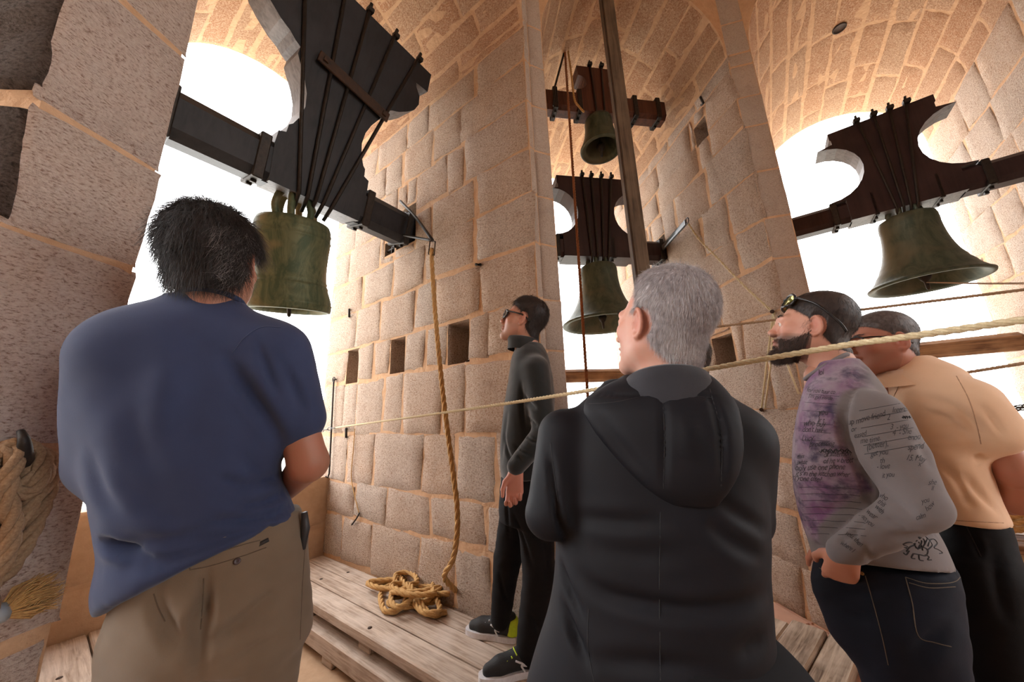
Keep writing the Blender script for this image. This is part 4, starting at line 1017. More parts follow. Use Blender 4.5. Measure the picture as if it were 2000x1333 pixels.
ca, cb, cc_ = pt(205, 1190, 1.08), pt(592, 1010, 1.22), pt(400, 1090, 1.01); nrm = np.cross(cb-ca, cc_-ca); nrm *= np.sign(nrm[2])*-1 if nrm[2] > 0 else 1
s.cut(ca, nrm if nrm[2] < 0 else -nrm)
dS = (el_-sh)/np.linalg.norm(el_-sh)
V, F = s.mesh(.0085, 2)
V = V+normals(V, F)*(.0035*vnoise(V, 22, 1)+.002*vnoise(V, 60, 2))[:, None]
V = folds(V, F, [([(440, 700), (470, 740), (500, 780), (535, 840), (548, 880)], .016, .022), ([(380, 1000), (440, 1010), (520, 985), (556, 960)], .008, .022), ([(270, 780), (262, 840), (280, 900), (320, 960), (380, 1000)], .006, .03),
    ([(220, 1050), (300, 1062), (400, 1050), (500, 1020), (570, 1000)], .012, .02), ([(200, 1110), (300, 1100), (420, 1062), (540, 1030)], .009, .02), ([(190, 1060), (230, 1075), (280, 1075)], .015, .016), ([(420, 930), (470, 960), (530, 965)], .008, .018),
    ([(480, 690), (500, 730), (520, 790), (540, 850)], -.006, .03), ([(230, 900), (260, 960), (330, 1010), (400, 1030)], .005, .025), ([(300, 620), (330, 700), (320, 780), (290, 830)], -.007, .05), ([(560, 720), (575, 770), (590, 820)], .004, .02), ([(460, 880), (500, 920), (545, 935)], .007, .02), ([(170, 870), (195, 960), (240, 1020)], .005, .025), ([(556, 925), (500, 945), (430, 935)], .009, .014), ([(570, 960), (500, 985), (410, 975)], .010, .015), ([(578, 985), (520, 1008), (430, 1022), (340, 1050)], .011, .015), ([(575, 1020), (480, 1045), (380, 1085), (290, 1120)], .007, .016), ([(200, 1060), (240, 1085), (300, 1095)], .012, .014), ([(545, 700), (580, 760), (600, 810)], .005, .016), ([(500, 650), (520, 720), (545, 780)], .007, .014), ([(350, 650), (380, 720), (370, 800), (330, 860)], .004, .04)])
shirt = obj('t_shirt', V, F, M['blue_tee'], root)
patch_line(shirt, V, F, [(455, 690), (478, 660), (510, 640), (548, 640)], .0016, M['blue_tee'], 'shoulder_seam')
# sleeve hem ring and collar ring
hem = MB(); c_ = sl+dS*.012; e1_ = unit(np.cross(dS, [0, 0, 1.])); e2_ = np.cross(dS, e1_)
hem.tube([c_+.080*(e1_*math.cos(a)+e2_*math.sin(a)) for a in np.linspace(0, 6.283, 25)], .006, 6, cap=False) if False else None
bt, bF = V, F
nk = pt(414, 583, 1.17); col_ = MB()
Hb = pt(428, 516, 1.19); Rb = rot(-14, 6, -4)
cr_ = [nk+.068*(np.array([*dirn(AZ+90), 0])*math.cos(a)+np.array([*dirn(AZ), 0])*math.sin(a)*.95)+np.array([0, 0, -.012-.012*math.sin(a)]) for a in np.linspace(0, 6.283, 33)]
col_.tube(cr_, .008, 6, cap=False); col_.build('neckband', M['blue_tee'], shirt)
rows, org = planerows(AZ, DP+.02, [(1020, 225, 585, .15, .02), (1080, 222, 597, .155, .02), (1150, 222, 600, .16, .01), (1220, 225, 598, .16, .0), (1270, 240, 594, .14, .0)])
hipL, hipR = pt(322, 1240, 1.20), pt(505, 1240, 1.16)
flt = lambda p, z: np.array([p[0], p[1], z])
tr, tV, tF = trousers(root, rows, org, AZ, [([hipL, flt(hipL*.99, .62), flt(hipL*.98, .345)], [.098, .085, .075]), ([hipR, flt(hipR*.99, .62), flt(hipR*.98, .345)], [.098, .085, .075])], M['khaki'], .0085,
    [([(400, 1120), (398, 1180), (392, 1240), (385, 1333)], .022, .018), ([(305, 1150), (312, 1200), (345, 1250), (385, 1275)], .014, .018), ([(395, 1180), (372, 1220), (380, 1262)], .014, .014), ([(400, 1252), (440, 1235), (500, 1190), (540, 1150)], .010, .018), ([(440, 1300), (500, 1270), (560, 1230)], .007, .018), ([(430, 1240), (480, 1225), (560, 1180)], .005, .02), ([(390, 1262), (440, 1255), (500, 1260)], .006, .018)])
for pl in ([(366, 1098), (400, 1088), (470, 1066), (508, 1056)], [(370, 1114), (410, 1106), (470, 1088), (520, 1070)], [(366, 1098), (372, 1114)], [(398, 1130), (396, 1170), (392, 1230)], [(596, 1060), (590, 1150), (586, 1250)], [(300, 1160), (310, 1190), (322, 1215)]):
    patch_line(tr, tV, tF, pl, .0012, simple('khaki_thread', srgb(96, 82, 68), srgb(88, 76, 62), 200, .9, 0) if 'kt' not in M else M['kt'], 'pocket_seam')
tt = bvh(tV, tF); q = hit(tt, 463, 1097); vd = unit(q-EYEP)
mb = MB(); mb.lathe([(.001, .004), (.004, .004), (.0065, .005), (.007, .002), (.007, -.003)], q-vd*.001, -vd, 14); mb.build('button', simple('dark_button', srgb(60, 42, 44), srgb(50, 36, 38), 30, .4, 0), tr)
q2_ = hit(tt, 514, 1060)
if q2_ is not None:
    mb = MB(); R_ = np.stack([unit(np.array([*dirn(AZ+90), .35])), vd, unit(np.cross(np.array([*dirn(AZ+90), .35]), vd))], 1); mb.box(q2_-vd*.002, (.022, .002, .009), R_); tb_ = mb.build('label_tab', simple('black_label', (.012, .012, .013, 1), (.02, .02, .02, 1), 50, .6, 0), tr)
mb = MB(); q3 = hit(tt, 590, 1050)
q3 = pt(588, 1045, 1.14) if q3 is None else q3-unit(q3-EYEP)*.004
mb.tube([q3+[0, 0, .06], q3+[.004, .006, .02], q3+[.002, .004, -.03]], [.008, .011, .007], 8); mb.build('phone_pouch', simple('pouch', (.02, .022, .026, 1), (.03, .03, .034, 1), 40, .5, .1), tr)
HR1 = srgb(34, 28, 28)[:3]
hl = HAIRLINE(.06, .0, -.098)
Vh, Fh, Ch, Lh = head_mesh(Hb, Rb, hair=HR1, hairline=hl, fat=.004, stubble=.15)
s = Sdf(); s.chain([sh, el_, wr], [.052, .047, .030], .02); Ra = np.stack([unit(np.array([.1, .2, 1.])), unit(wr-el_), unit(np.cross(np.array([.1, .2, 1.]), wr-el_))], 1); Ra[:, 2] = np.cross(Ra[:, 0], Ra[:, 1]); Ra[:, 0] = np.cross(Ra[:, 1], Ra[:, 2])
hand_sdf(s, wr, Ra, curl=(25, 30, 20)); s.rc(pt(250, 690, 1.2), pt(225, 900, 1.32), .05, .042, .02); s.rc(pt(225, 900, 1.32), pt(330, 950, 1.45), .042, .03, .02)
s.rc(pt(250, 690, 1.2), sh, .05, .05, .03)
aV, aF = s.mesh(.005, 1)
body = merge((Vh, Fh, Ch), (aV, aF, SKIN*np.array([.80, .76, .74])), core((hipL+hipR)/2+[0, 0, .05], Hb-[0, 0, .15], [[flt(p, p[2]), flt(p*.99, .62), flt(p*.98, .34)] for p in (hipL, hipR)]))
obj('body', body[0], body[1], M['skin'], root, cols=body[2])
M['hair_black'] = hair_mat('black_hair', srgb(30, 26, 26), srgb(46, 40, 39), srgb(66, 58, 56)); M['hair_silver'] = hair_mat('silver_hair', srgb(176, 170, 168), srgb(120, 112, 110), srgb(200, 194, 192))
hm = hl(Lh) > .004
sV, sF = shell(Lh, Vh, Fh, Rb, hl(Lh) > 0, lambda L: .016+.012*np.clip((L[:, 2]-.0)/.1, 0, 1)+.010*np.clip(-L[:, 1]/.1, 0, 1), 45, .0035, 1)
hr = obj('hair', sV, sF, M['hair_black'], root)
N_ = normals(sV, sF); msk = np.ones(len(sV), bool)
hairdo(hr, sV, sF, None, Rb, msk, 10000, .046, .00042, M['hair_black'], .5, noise=.32, segs=4, droop=.25, name='hair_strands', part=crown_comb(Hb, (.0, -.045, .13)))
Lr = (sV-Hb)@Rb; tm = (Lr[:, 2] > .085); hairdo(hr, sV, sF, None, Rb, tm, 420, .062, .0004, M['hair_black'], .9, (-.15, .1, .5), .45, 6, .1, name='stray_hairs')
sm = (Lr[:, 0] > .05) & (Lr[:, 2] < .07)
hairdo(hr, sV, sF, None, Rb, sm, 650, .040, .0004, M['hair_silver'], .4, (0, -.5, -.5), .3, 4, .2, name='grey_hairs')
for p in (hipL, hipR): shoe(root, [p[0]*.98, p[1]*.98-.05], AZ, zf=.25)
# ---------------------------------------------------------------- 2 : grey-haired man in the hooded jacket (nearest, seen from behind)
M['jacket'] = cloth_mat('softshell', srgb(19, 19, 25), srgb(16, 16, 21), 500, .65, .12, 0); M['lining'] = cloth_mat('grey_lining', srgb(52, 52, 57), srgb(42, 42, 47), 350, .9, .4)
M['black_cloth'] = cloth_mat('black_trousers', srgb(20, 20, 23), srgb(15, 15, 18), 400, .85, .3, 0)
AZ = 24; DP = .90
root = person([.37, .82, .012], 'grey-haired man in dark hooded jacket seen from behind, nearest the viewer')
rows, org = planerows(AZ, DP, [(738, 1195, 1350, .06, .0), (762, 1152, 1402, .085, .0), (790, 1126, 1440, .10, .0), (820, 1105, 1468, .115, .0), (850, 1092, 1481, .12, .0), (900, 1086, 1490, .13, .0), (960, 1090, 1497, .135, .0),
    (1030, 1094, 1500, .14, .0), (1100, 1094, 1498, .14, .0), (1180, 1088, 1501, .145, .0), (1250, 1070, 1510, .15, .0), (1333, 1048, 1520, .155, .0), (1440, 1030, 1530, .16, .0), (1560, 1025, 1540, .16, 0)])
s = Sdf().loft(org, AZ, rows, n=2.5)
sh, el_, wr = pt(1100, 850, .88), pt(1072, 1005, .83), pt(1190, 1010, 1.08)
s.rc(sh, el_, .062, .050, .03); s.rc(el_, wr, .050, .04, .012)
sh2, el2, wr2 = pt(1455, 860, .90), pt(1455, 1010, 1.0), pt(1330, 1010, 1.12)
s.rc(sh2, el2, .055, .05, .04); s.rc(el2, wr2, .05, .04, .02)
V, F = s.mesh(.008, 2); V = V+normals(V, F)*(.0022*vnoise(V, 20, 4)+.0012*vnoise(V, 55, 6))[:, None]
V = folds(V, F, [([(1120, 1010), (1200, 1020), (1300, 1022)], .006, .02), ([(1085, 960), (1095, 1020), (1110, 1060)], .014, .012), ([(1140, 1130), (1180, 1160), (1250, 1180), (1350, 1195), (1440, 1185), (1500, 1160)], .010, .02), ([(1380, 1020), (1430, 1060), (1490, 1090)], .007, .018),
    ([(1400, 980), (1450, 1010), (1500, 1040)], .005, .016), ([(1100, 1180), (1120, 1240), (1150, 1300)], .012, .016), ([(1095, 1100), (1110, 1150), (1140, 1210)], .010, .014), ([(1160, 1290), (1280, 1300), (1400, 1310)], .007, .02), ([(1440, 1290), (1500, 1240)], .006, .02), ([(1070, 880), (1080, 930), (1086, 980)], .007, .012), ([(1150, 1070), (1250, 1085), (1350, 1080)], .004, .025)])
jk = obj('jacket', V, F, M['jacket'], root)
M['seam_dark'] = simple('dark_seam', srgb(20, 20, 24), srgb(16, 16, 20), 80, .7, 0)
for pl in ([(1075, 865), (1082, 920), (1090, 980)], [(1150, 1190), (1148, 1260), (1160, 1333)], [(1290, 1000), (1288, 1150), (1290, 1330)]): patch_line(jk, V, F, pl, .0011, M['seam_dark'], 'seam')
hd = [(722, 1215, 1372, .030, -.030), (740, 1178, 1400, .045, -.05), (775, 1138, 1428, .052, -.08), (800, 1140, 1442, .05, -.10), (840, 1165, 1448, .045, -.115), (880, 1196, 1448, .042, -.12), (920, 1232, 1438, .038, -.125), (950, 1262, 1420, .033, -.125), (972, 1290, 1404, .022, -.122), (985, 1310, 1395, .012, -.12)]
rows, org = planerows(AZ, DP-.09, hd); s = Sdf().loft(org, AZ, [(z, a, dc+.09, w, d_) for z, a, dc, w, d_ in rows], n=2.1)
Vd, Fd = s.mesh(.006, 3); Vd = folds(Vd, Fd, [([(1292, 745), (1298, 850), (1296, 960)], .004, .010), ([(1386, 765), (1410, 850), (1410, 950)], .006, .010), ([(1160, 800), (1210, 870), (1270, 940)], .004, .02), ([(1150, 770), (1240, 772), (1290, 762), (1400, 780)], .004, .010), ([(1340, 800), (1350, 900)], -.004, .03)])
ho = obj('hood', Vd, Fd, M['jacket'], jk)
for pl in ([(1292, 745), (1298, 850), (1296, 955)], [(1386, 760), (1409, 850), (1408, 950)], [(1140, 790), (1200, 786), (1290, 770), (1390, 778)]): patch_line(jk, Vd, Fd, pl, .0010, M['seam_dark'], 'hood_seam')
Hg = pt(1286, 636, .855); Rg = rot(-32, 13, 2)
nb = Hg+Rg@np.array([0, -.035, -.135]); cm = MB(); ex_, ey_ = np.array([*dirn(AZ+90), 0]), np.array([*dirn(AZ), 0])
rings = []
for rr_, zz_ in ((.088, -.075), (.086, -.01), (.080, .012), (.074, .016), (.070, .008), (.070, -.04)):
    rings.append([nb+rr_*(ex_*math.cos(a)*1.08+ey_*math.sin(a))+np.array([0, 0, zz_-.020*math.sin(a)-.012*math.cos(a)*0]) for a in np.linspace(0, 2*math.pi, 36, endpoint=False)])
Vc = np.concatenate(rings); Fc = [[i*36+j, i*36+(j+1) % 36, (i+1)*36+(j+1) % 36, (i+1)*36+j] for i in range(5) for j in range(36)]
obj('collar', Vc, Fc, M['lining'], jk)
HR2 = srgb(164, 152, 150)[:3]
hl2 = lambda L: np.minimum(HAIRLINE(.085, .012, -.088)(L), .012+(L[:, 2]-.04)*.15-L[:, 1]-.3*np.clip(.04-np.abs(L[:, 0]), 0, 1))
Vh, Fh, Ch, Lh = head_mesh(Hg, Rg, .0023, skin=np.array(srgb(186, 138, 120)[:3]), hair=HR2, hairline=hl2, fat=.004, stubble=.18, stubcol=np.array(srgb(170, 150, 142)[:3]))
s = Sdf(); s.chain([sh, el_, wr], [.03, .026, .024], .02); s.chain([sh2, el2, wr2], [.03, .028, .024], .02)
Rw = np.stack([np.array([0, 0, 1.]), unit(wr2-wr), unit(np.cross([0, 0, 1.], wr2-wr))], 1); hand_sdf(s, wr, Rw); Rw2 = np.stack([np.array([0, 0, 1.]), unit(wr-wr2), unit(np.cross([0, 0, 1.], wr-wr2))], 1); hand_sdf(s, wr2, Rw2); s.rc(sh, sh2, .05, .05, .03)
aV, aF = s.mesh(.006, 1); hp = [np.array([.26, .84, .84]), np.array([.45, .76, .84])]
body = merge((Vh, Fh, Ch), (aV, aF, SKIN), core([.375, .835, .9], Hg+np.array([.01, .03, -.15]), [[p, flt(p, .46), flt(p, .10)] for p in hp], .07))
obj('body', body[0], body[1], M['skin'], root, cols=body[2])
s = Sdf(); s.el((.355, .80, .88), (.16, .13, .12), k=.04)
for p in hp: s.chain([p, flt(p, .46), flt(p, .07)], [.095, .075, .065], .04)
V, F = s.mesh(.012, 2); obj('trousers', V, F, M['black_cloth'], root)
for p in hp: shoe(root, [p[0]-.03, p[1]-.06], AZ-10, zf=.013)
M['hair_grey'] = hair_mat('grey_hair', srgb(196, 189, 191), srgb(164, 156, 158), srgb(206, 201, 201))
sV, sF = shell(Lh, Vh, Fh, Rg, hl2(Lh) > 0, lambda L: .007+.010*np.clip(L[:, 2]/.1, 0, 1), 60, .0012, 2)
hr = obj('hair', sV, sF, M['hair_grey'], root)
cmb = crown_comb(Hg, (.01, -.05, .13), .5)
hairdo(hr, sV, sF, None, Rg, np.ones(len(sV), bool), 22000, .016, .00030, M['hair_grey'], .55, noise=.22, segs=3, droop=.25, name='hair_strands', part=cmb)
Lr = (sV-Hg)@Rg; hairdo(hr, sV, sF, None, Rg, (Lr[:, 2] > .095), 500, .024, .00028, M['hair_silver'], 1.0, (.0, .2, .1), .3, 4, .0, name='stray_hairs')
eye_part(root, Rg, Hg); brows(root, Rg, Hg, M['hair_black'])
# ---------------------------------------------------------------- 3 : man in the dark fleece and sunglasses (profile, on the planks)
M['fleece'] = cloth_mat('charcoal_fleece', srgb(36, 39, 40), srgb(29, 32, 33), 260, .95, .6, .4)
AZ = 2.5; DP = 1.75
root = person([-.05, 1.9, .262], 'slim man in charcoal fleece and sunglasses standing in profile on the planks')
rows, org = planerows(AZ, DP, [(672, 1012, 1058, .08, .02), (688, 1000, 1068, .125, .02), (710, 996, 1074, .16, .02), (740, 993, 1080, .175, .02), (780, 986, 1084, .175, .02), (820, 981, 1083, .17, .02), (870, 976, 1080, .165, .02), (915, 976, 1076, .16, .02), (932, 980, 1072, .155, .02)])
s = Sdf().loft(org, AZ, rows, n=2.2)
sh, el_, wr = pt(1048, 722, 1.62), pt(1064, 845, 1.55), pt(1008, 912, 1.53)
s.chain([sh, el_, wr], [.062, .052, .040], .035)
sh2, el2, wr2 = pt(1040, 722, 1.90), pt(1045, 845, 1.88), pt(1005, 910, 1.86); s.chain([sh2, el2, wr2], [.05, .042, .036], .03)
V, F = s.mesh(.0075, 2); V = V+normals(V, F)*(.003*vnoise(V, 30, 7)+.0015*vnoise(V, 80, 8))[:, None]
V = folds(V, F, [([(1022, 770), (1035, 790), (1050, 800)], .008, .014), ([(1018, 750), (1020, 800), (1026, 840)], .010, .014), ([(1024, 850), (1040, 862), (1058, 866)], .009, .012), ([(1005, 870), (1025, 885), (1040, 890)], .008, .012), ([(985, 850), (990, 880), (1000, 900)], .006, .014), ([(1030, 815), (1050, 835)], .007, .012), ([(1010, 890), (1020, 905)], .006, .010), ([(992, 800), (985, 850), (980, 900)], .004, .02)])
fl_ = obj('fleece', V, F, M['fleece'], root)
Hf = pt(1021, 627, 1.745); Rf = rot(-82, 19, 0)
nb = Hf+Rf@np.array([0, -.046, -.118]); rings = []
for rr_, zz_ in ((.074, -.04), (.070, .0), (.066, .026), (.060, .030), (.056, .02), (.056, -.03)):
    rings.append([nb+Rf@np.array([rr_*math.cos(a), rr_*math.sin(a)*1.15+.012+(.012 if zz_ > 0 else 0)*math.sin(a), 0])+np.array([0, 0, zz_-.014*math.sin(a)]) for a in np.linspace(0, 2*math.pi, 30, endpoint=False)])
obj('collar', np.concatenate(rings), [[i*30+j, i*30+(j+1) % 30, (i+1)*30+(j+1) % 30, (i+1)*30+j] for i in range(5) for j in range(30)], M['fleece'], fl_)
rows, org = planerows(AZ, 1.78, [(918, 981, 1076, .15, 0), (950, 977, 1080, .155, 0), (990, 974, 1083, .155, 0), (1015, 976, 1080, .14, 0)])
hA, hB = pt(1012, 975, 1.86), pt(1044, 975, 1.70)
kA, kB = pt(992, 1090, 1.98), pt(1053, 1120, 1.74); aA, aB = np.array([-.115, 2.085, .355]), np.array([.02, 1.845, .335])
tr, tV, tF = trousers(root, rows, org, AZ, [([hA, kA, aA], [.082, .072, .052]), ([hB, kB, aB], [.085, .075, .055])], M['black_cloth'], .008, [([(985, 950), (990, 1000), (995, 1060)], .006, .014), ([(1000, 1000), (1020, 1050), (1040, 1110)], .008, .016), ([(975, 1120), (985, 1160), (1000, 1190)], .006, .014), ([(1060, 1000), (1068, 1080), (1070, 1160)], .006, .016), ([(1035, 1200), (1055, 1230), (1070, 1250)], .006, .014)], k=.05)
M['shoe_black'] = simple('black_trainer', srgb(30, 31, 34), srgb(20, 21, 24), 200, .7, .4); M['lime'] = simple('lime_panel', srgb(196, 222, 40), srgb(180, 206, 30), 90, .6, .15)
def trainer(heel, yaw, zf, label):
    up = shoe(root, heel, yaw, zf=zf, mats=[M['shoe_black']], L=.285); up['label'] = label
    R = rot(yaw); T = lambda a: np.array([heel[0], heel[1], zf])+R@np.array(a)
    s = Sdf(); s.rc(T((0, .018, .05)), T((0, .030, .085)), .043, .041, .01); s.cut(T((0, .052, 0)), R@np.array([0, 1, .35])); s.cut(T((0, 0, .1)), (0, 0, 1)); s.cut(T((0, 0, .026)), (0, 0, -1)); v, f = s.mesh(.005, 2); obj('heel_panel', v, f, M['lime'], up)
    for m in (-1, 1):
        mb = MB(); mb.tube(catmull([T((m*.046, .085, .03)), T((m*.046, .10, .055)), T((m*.047, .075, .052)), T((m*.043, .125, .075))], 5), .004, 5); mb.build('side_stripe', M['sole'], up)
    mb = MB()
    for i in range(4): mb.tube(catmull([T((-.03, .115+.022*i, .088-.008*i)), T((0, .122+.022*i, .098-.009*i)), T((.03, .115+.022*i, .088-.008*i))], 4), .0035, 5)
    mb.build('laces', M['lime'] if 'rear' in label else M['sole'], up)
trainer([-.035, 2.075], -72, .262, 'black trainer with a lime heel and white sole, front foot'); trainer([.075, 1.86], -104, .262, 'black trainer with lime laces, rear foot')
HR3 = srgb(36, 28, 26)[:3]; hl3 = HAIRLINE(.082, .016, -.085)
Vh, Fh, Ch, Lh = head_mesh(Hf, Rf, .0026, hair=HR3, hairline=hl3, nk=-.075, stubble=.25, skin=np.array(srgb(190, 142, 120)[:3]))
s = Sdf(); s.chain([sh, el_, wr], [.045, .038, .027], .02)
yd = unit(np.array([-.10, .0, -1.0])); xd = unit(np.cross(np.cross(yd, [-1., .1, .0]), yd)); zd = np.cross(xd, yd)
hand_sdf(s, wr+yd*.018, np.stack([xd, yd, zd], 1), curl=(38, 52, 34)); s.chain([sh2, el2, wr2], [.045, .036, .026], .02); hand_sdf(s, wr2, np.stack([xd, yd, -zd], 1), curl=(30, 40, 30)); s.rc(sh, sh2, .045, .045, .03)
aV, aF = s.mesh(.0034, 1)
body = merge((Vh, Fh, Ch), (aV, aF, np.array(srgb(186, 128, 110)[:3])), core((hA+hB)/2, Hf-[0, 0, .15], [[hA, kA, aA], [hB, kB, aB]], .085))
obj('body', body[0], body[1], M['skin'], root, cols=body[2])
M['hair_brown'] = hair_mat('dark_brown_hair', srgb(38, 30, 28), srgb(56, 44, 40), srgb(48, 38, 34))
sV, sF = shell(Lh, Vh, Fh, Rf, hl3(Lh) > 0, lambda L: .006+.012*np.clip((L[:, 2]-.03)/.08, 0, 1), 60, .001, 3); hr = obj('hair', sV, sF, M['hair_brown'], root)
hairdo(hr, sV, sF, None, Rf, np.ones(len(sV), bool), 6000, .020, .0005, M['hair_brown'], .7, noise=.32, segs=2, droop=.2, name='hair_strands', part=crown_comb(Hf, (0, -.05, .13), .5))
M['glass_black'] = simple('black_plastic', (.012, .012, .013, 1), (.016, .016, .017, 1), 30, .25, 0); M['lens_dark'] = simple('dark_lens', (.01, .01, .012, 1), (.014, .014, .016, 1), 30, .06, 0, spec=.9)
def glasses(root, Hc, Rh, name, lens, fr, oy=0, oz=0, tilt=0, w=.026, hgt=.019, thick=.0035, open_=False, ty=-.012, tz=.004, wrap=.022, tth=1.0):
    Q = rot(0, tilt, 0); T = lambda p: Hc+Rh@(Q@np.array(p)+np.array([0, oy, oz])); mb = MB()
    for m in (-1, 1):
        out = [T((m*(.034+w*math.copysign(abs(math.cos(a))**.7, math.cos(a))), .109-wrap*((abs(.034+w*math.cos(a))/.06)**2), hgt*math.copysign(abs(math.sin(a))**.75, math.sin(a)))) for a in np.linspace(0, 2*math.pi, 25)]
        mb.tube(out, thick, 6, cap=False)
        mb.tube(catmull([T((m*(.033+w), .110-wrap, .010)), T((m*.072, .070, .011)), T((m*.084, .02, .008)), T((m*.083, ty, tz)), T((m*.080, ty-.03, tz-.02))], 6), thick*.9*tth, 6)
    mb.tube([T((-.009, .110, .004)), T((0, .114, .006)), T((.009, .110, .004))], thick*.9, 6); f = mb.build(name, fr, root)
    for m in (-1, 1):
        out = [T((m*(.034+w*math.copysign(abs(math.cos(a))**.7, math.cos(a))), .109-wrap*((abs(.034+w*math.cos(a))/.06)**2), hgt*math.copysign(abs(math.sin(a))**.75, math.sin(a)))) for a in np.linspace(0, 2*math.pi, 24, endpoint=False)]
        c = T((m*.034, .1085-wrap*.3, 0)); V = np.array(out+[c]); obj('lens', V, [[i, (i+1) % 24, 24] for i in range(24)], lens, f)
    return f
glasses(root, Hf, Rf, 'sunglasses', M['lens_dark'], M['glass_black'], -.004, .004, thick=.0046, hgt=.021, w=.029, tth=1.1, wrap=.026)
brows(root, Rf, Hf, M['hair_brown'])
# ---------------------------------------------------------------- 4 : bearded man in the printed grey shirt
def print_mat():
    g = NG('printed_jersey'); m = g.n('SeparateColor', i_0=g.n('VertexColor', layer_name='tint').outputs[0]).outputs[0]
    n1 = g.noise(7, 4, .6); n2 = g.noise(11, 5, .65, g.vmap((1, 1, 1.7))); n3 = g.noise(26, 5, .7); fine = g.noise(420, 3, .6)
    grey = g.mix(g.noise(6, 2, .5), srgb(122, 116, 116), srgb(112, 106, 107))
    tie = g.mix(g.ramp(n1, [(.38, (0, 0, 0)), (.62, (1, 1, 1))]), srgb(150, 138, 148), srgb(120, 84, 118))
    tie = g.mix(g.ramp(n2, [(.48, (0, 0, 0)), (.64, (.9, .9, .9))]), tie, srgb(60, 54, 76)); tie = g.mix(g.ramp(n3, [(.56, (0, 0, 0)), (.75, (.6, .6, .6))]), tie, srgb(158, 150, 158))
    return g.out(g.mix(m, grey, tie), .9, g.bump(fine, .2, .0008), spec=.15, sheen=.1)
M['print'] = print_mat(); M['denim'] = cloth_mat('dark_denim', srgb(24, 28, 40), srgb(18, 21, 30), 600, .85, .5, 0); M['ink'] = simple('black_ink', (.018, .018, .022, 1), (.03, .03, .035, 1), 60, .8, 0); M['stitch'] = simple('tan_stitch', srgb(96, 84, 68), srgb(84, 74, 62), 200, .9, 0)
AZ = 42; DP = 1.52
root = person([1.06, 1.12, .012], 'bearded man in grey handwriting print shirt, sunglasses pushed up on his head')
rows, org = planerows(AZ, DP, [(704, 1606, 1676, .05, .0), (722, 1588, 1698, .09, .0), (748, 1571, 1718, .13, .0), (778, 1562, 1738, .16, .0), (812, 1556, 1755, .185, .0), (850, 1550, 1768, .185, .0), (900, 1547, 1770, .185, .0), (950, 1550, 1785, .185, .0),
    (1000, 1560, 1812, .18, .0), (1050, 1575, 1842, .18, .0), (1095, 1590, 1862, .175, .0), (1150, 1600, 1868, .17, .0)])
s = Sdf().loft(org, AZ, rows, n=2.3)
sh, el_, wr = pt(1702, 812, 1.375), pt(1796, 988, 1.29), pt(1650, 1080, 1.325)
s.chain([sh, sh*.5+el_*.5, el_, el_*.5+wr*.5, wr], [.070, .064, .052, .045, .038], .018)
sh2, el2, wr2 = pt(1680, 775, 1.74), pt(1720, 960, 1.80), pt(1620, 1070, 1.72); s.chain([sh2, el2, wr2], [.07, .055, .045], .03)
ca, cb, cc_ = pt(1585, 1082, 1.50), pt(1866, 1118, 1.52), pt(1720, 1108, 1.36); nrm = np.cross(cb-ca, cc_-ca); s.cut(ca, nrm if nrm[2] < 0 else -nrm)
V, F = s.mesh(.0075, 2); V = V+normals(V, F)*(.0025*vnoise(V, 28, 11)+.0012*vnoise(V, 70, 12))[:, None]
V = folds(V, F, [([(1690, 720), (1655, 780), (1645, 830), (1660, 880), (1690, 930), (1700, 980)], .014, .014), ([(1700, 1000), (1670, 1040), (1640, 1062)], .003, .010), ([(1720, 960), (1760, 990), (1790, 1010)], .006, .014), ([(1700, 1010), (1740, 1020), (1780, 1040)], .005, .012), ([(1690, 1060), (1700, 1090), (1702, 1100)], .004, .010),
    ([(1590, 1060), (1610, 1075)], .005, .01), ([(1640, 1040), (1650, 1070)], .003, .008), ([(1665, 1030), (1678, 1075)], .003, .008), ([(1740, 1050), (1800, 1050), (1840, 1040)], .008, .016), ([(1790, 800), (1800, 860), (1820, 920)], .004, .02), ([(1555, 880), (1600, 890), (1650, 900)], .004, .02), ([(1560, 1010), (1620, 1000), (1670, 985)], .005, .018)])
# printed area : the chest, not the sleeve nor the back hem
def dseg(V, P):
    d = np.full(len(V), 9.)
    for a, b in zip(P, P[1:]):
        t = np.clip((V-a)@(b-a)/((b-a)@(b-a)), 0, 1); d = np.minimum(d, np.linalg.norm(V-a-t[:, None]*(b-a), axis=1))
    return d
fwd = np.array([*dirn(AZ-90), 0]); fx = (V-np.array([*org, 0]))@fwd
msk = np.clip((dseg(V, [sh, el_, wr])-.074)/.010, 0, 1)*np.clip((fx+.11-np.clip(1.15-V[:, 2], 0, 1))/.04, 0, 1)*np.clip((V[:, 2]-.99)/.03, 0, 1)
shirt = obj('printed_shirt', V, F, M['print'], root, cols=np.stack([msk]*3, 1)); shV, shF = V, F; stree = bvh(V, F)
shc = MB()
def ribbon(P, w=.9):
    """an inked stroke lying on the cloth, P in photo units"""
    P = np.array(P, float); H_ = []
    for q in P:
        h_ = hit(stree, *q); H_.append(h_)
    v = unit(EYEP-pt(1680, 900, 1.3)); run = []
    def flush(run):
        if len(run) < 2: return
        R_ = np.array(run); T_ = np.gradient(R_, axis=0); sd = unit(np.cross(T_, v)); w_ = w*.00105
        VV = np.concatenate([R_+sd*w_+v*.0012, R_-sd*w_+v*.0012]); n = len(R_); shc.add(VV, [[i, i+1, n+i+1, n+i] for i in range(n-1)])
    for h_ in H_:
        if h_ is None or (run and np.linalg.norm(h_-run[-1]) > .03): flush(run); run = []
        if h_ is not None: run.append(h_)
    flush(run)
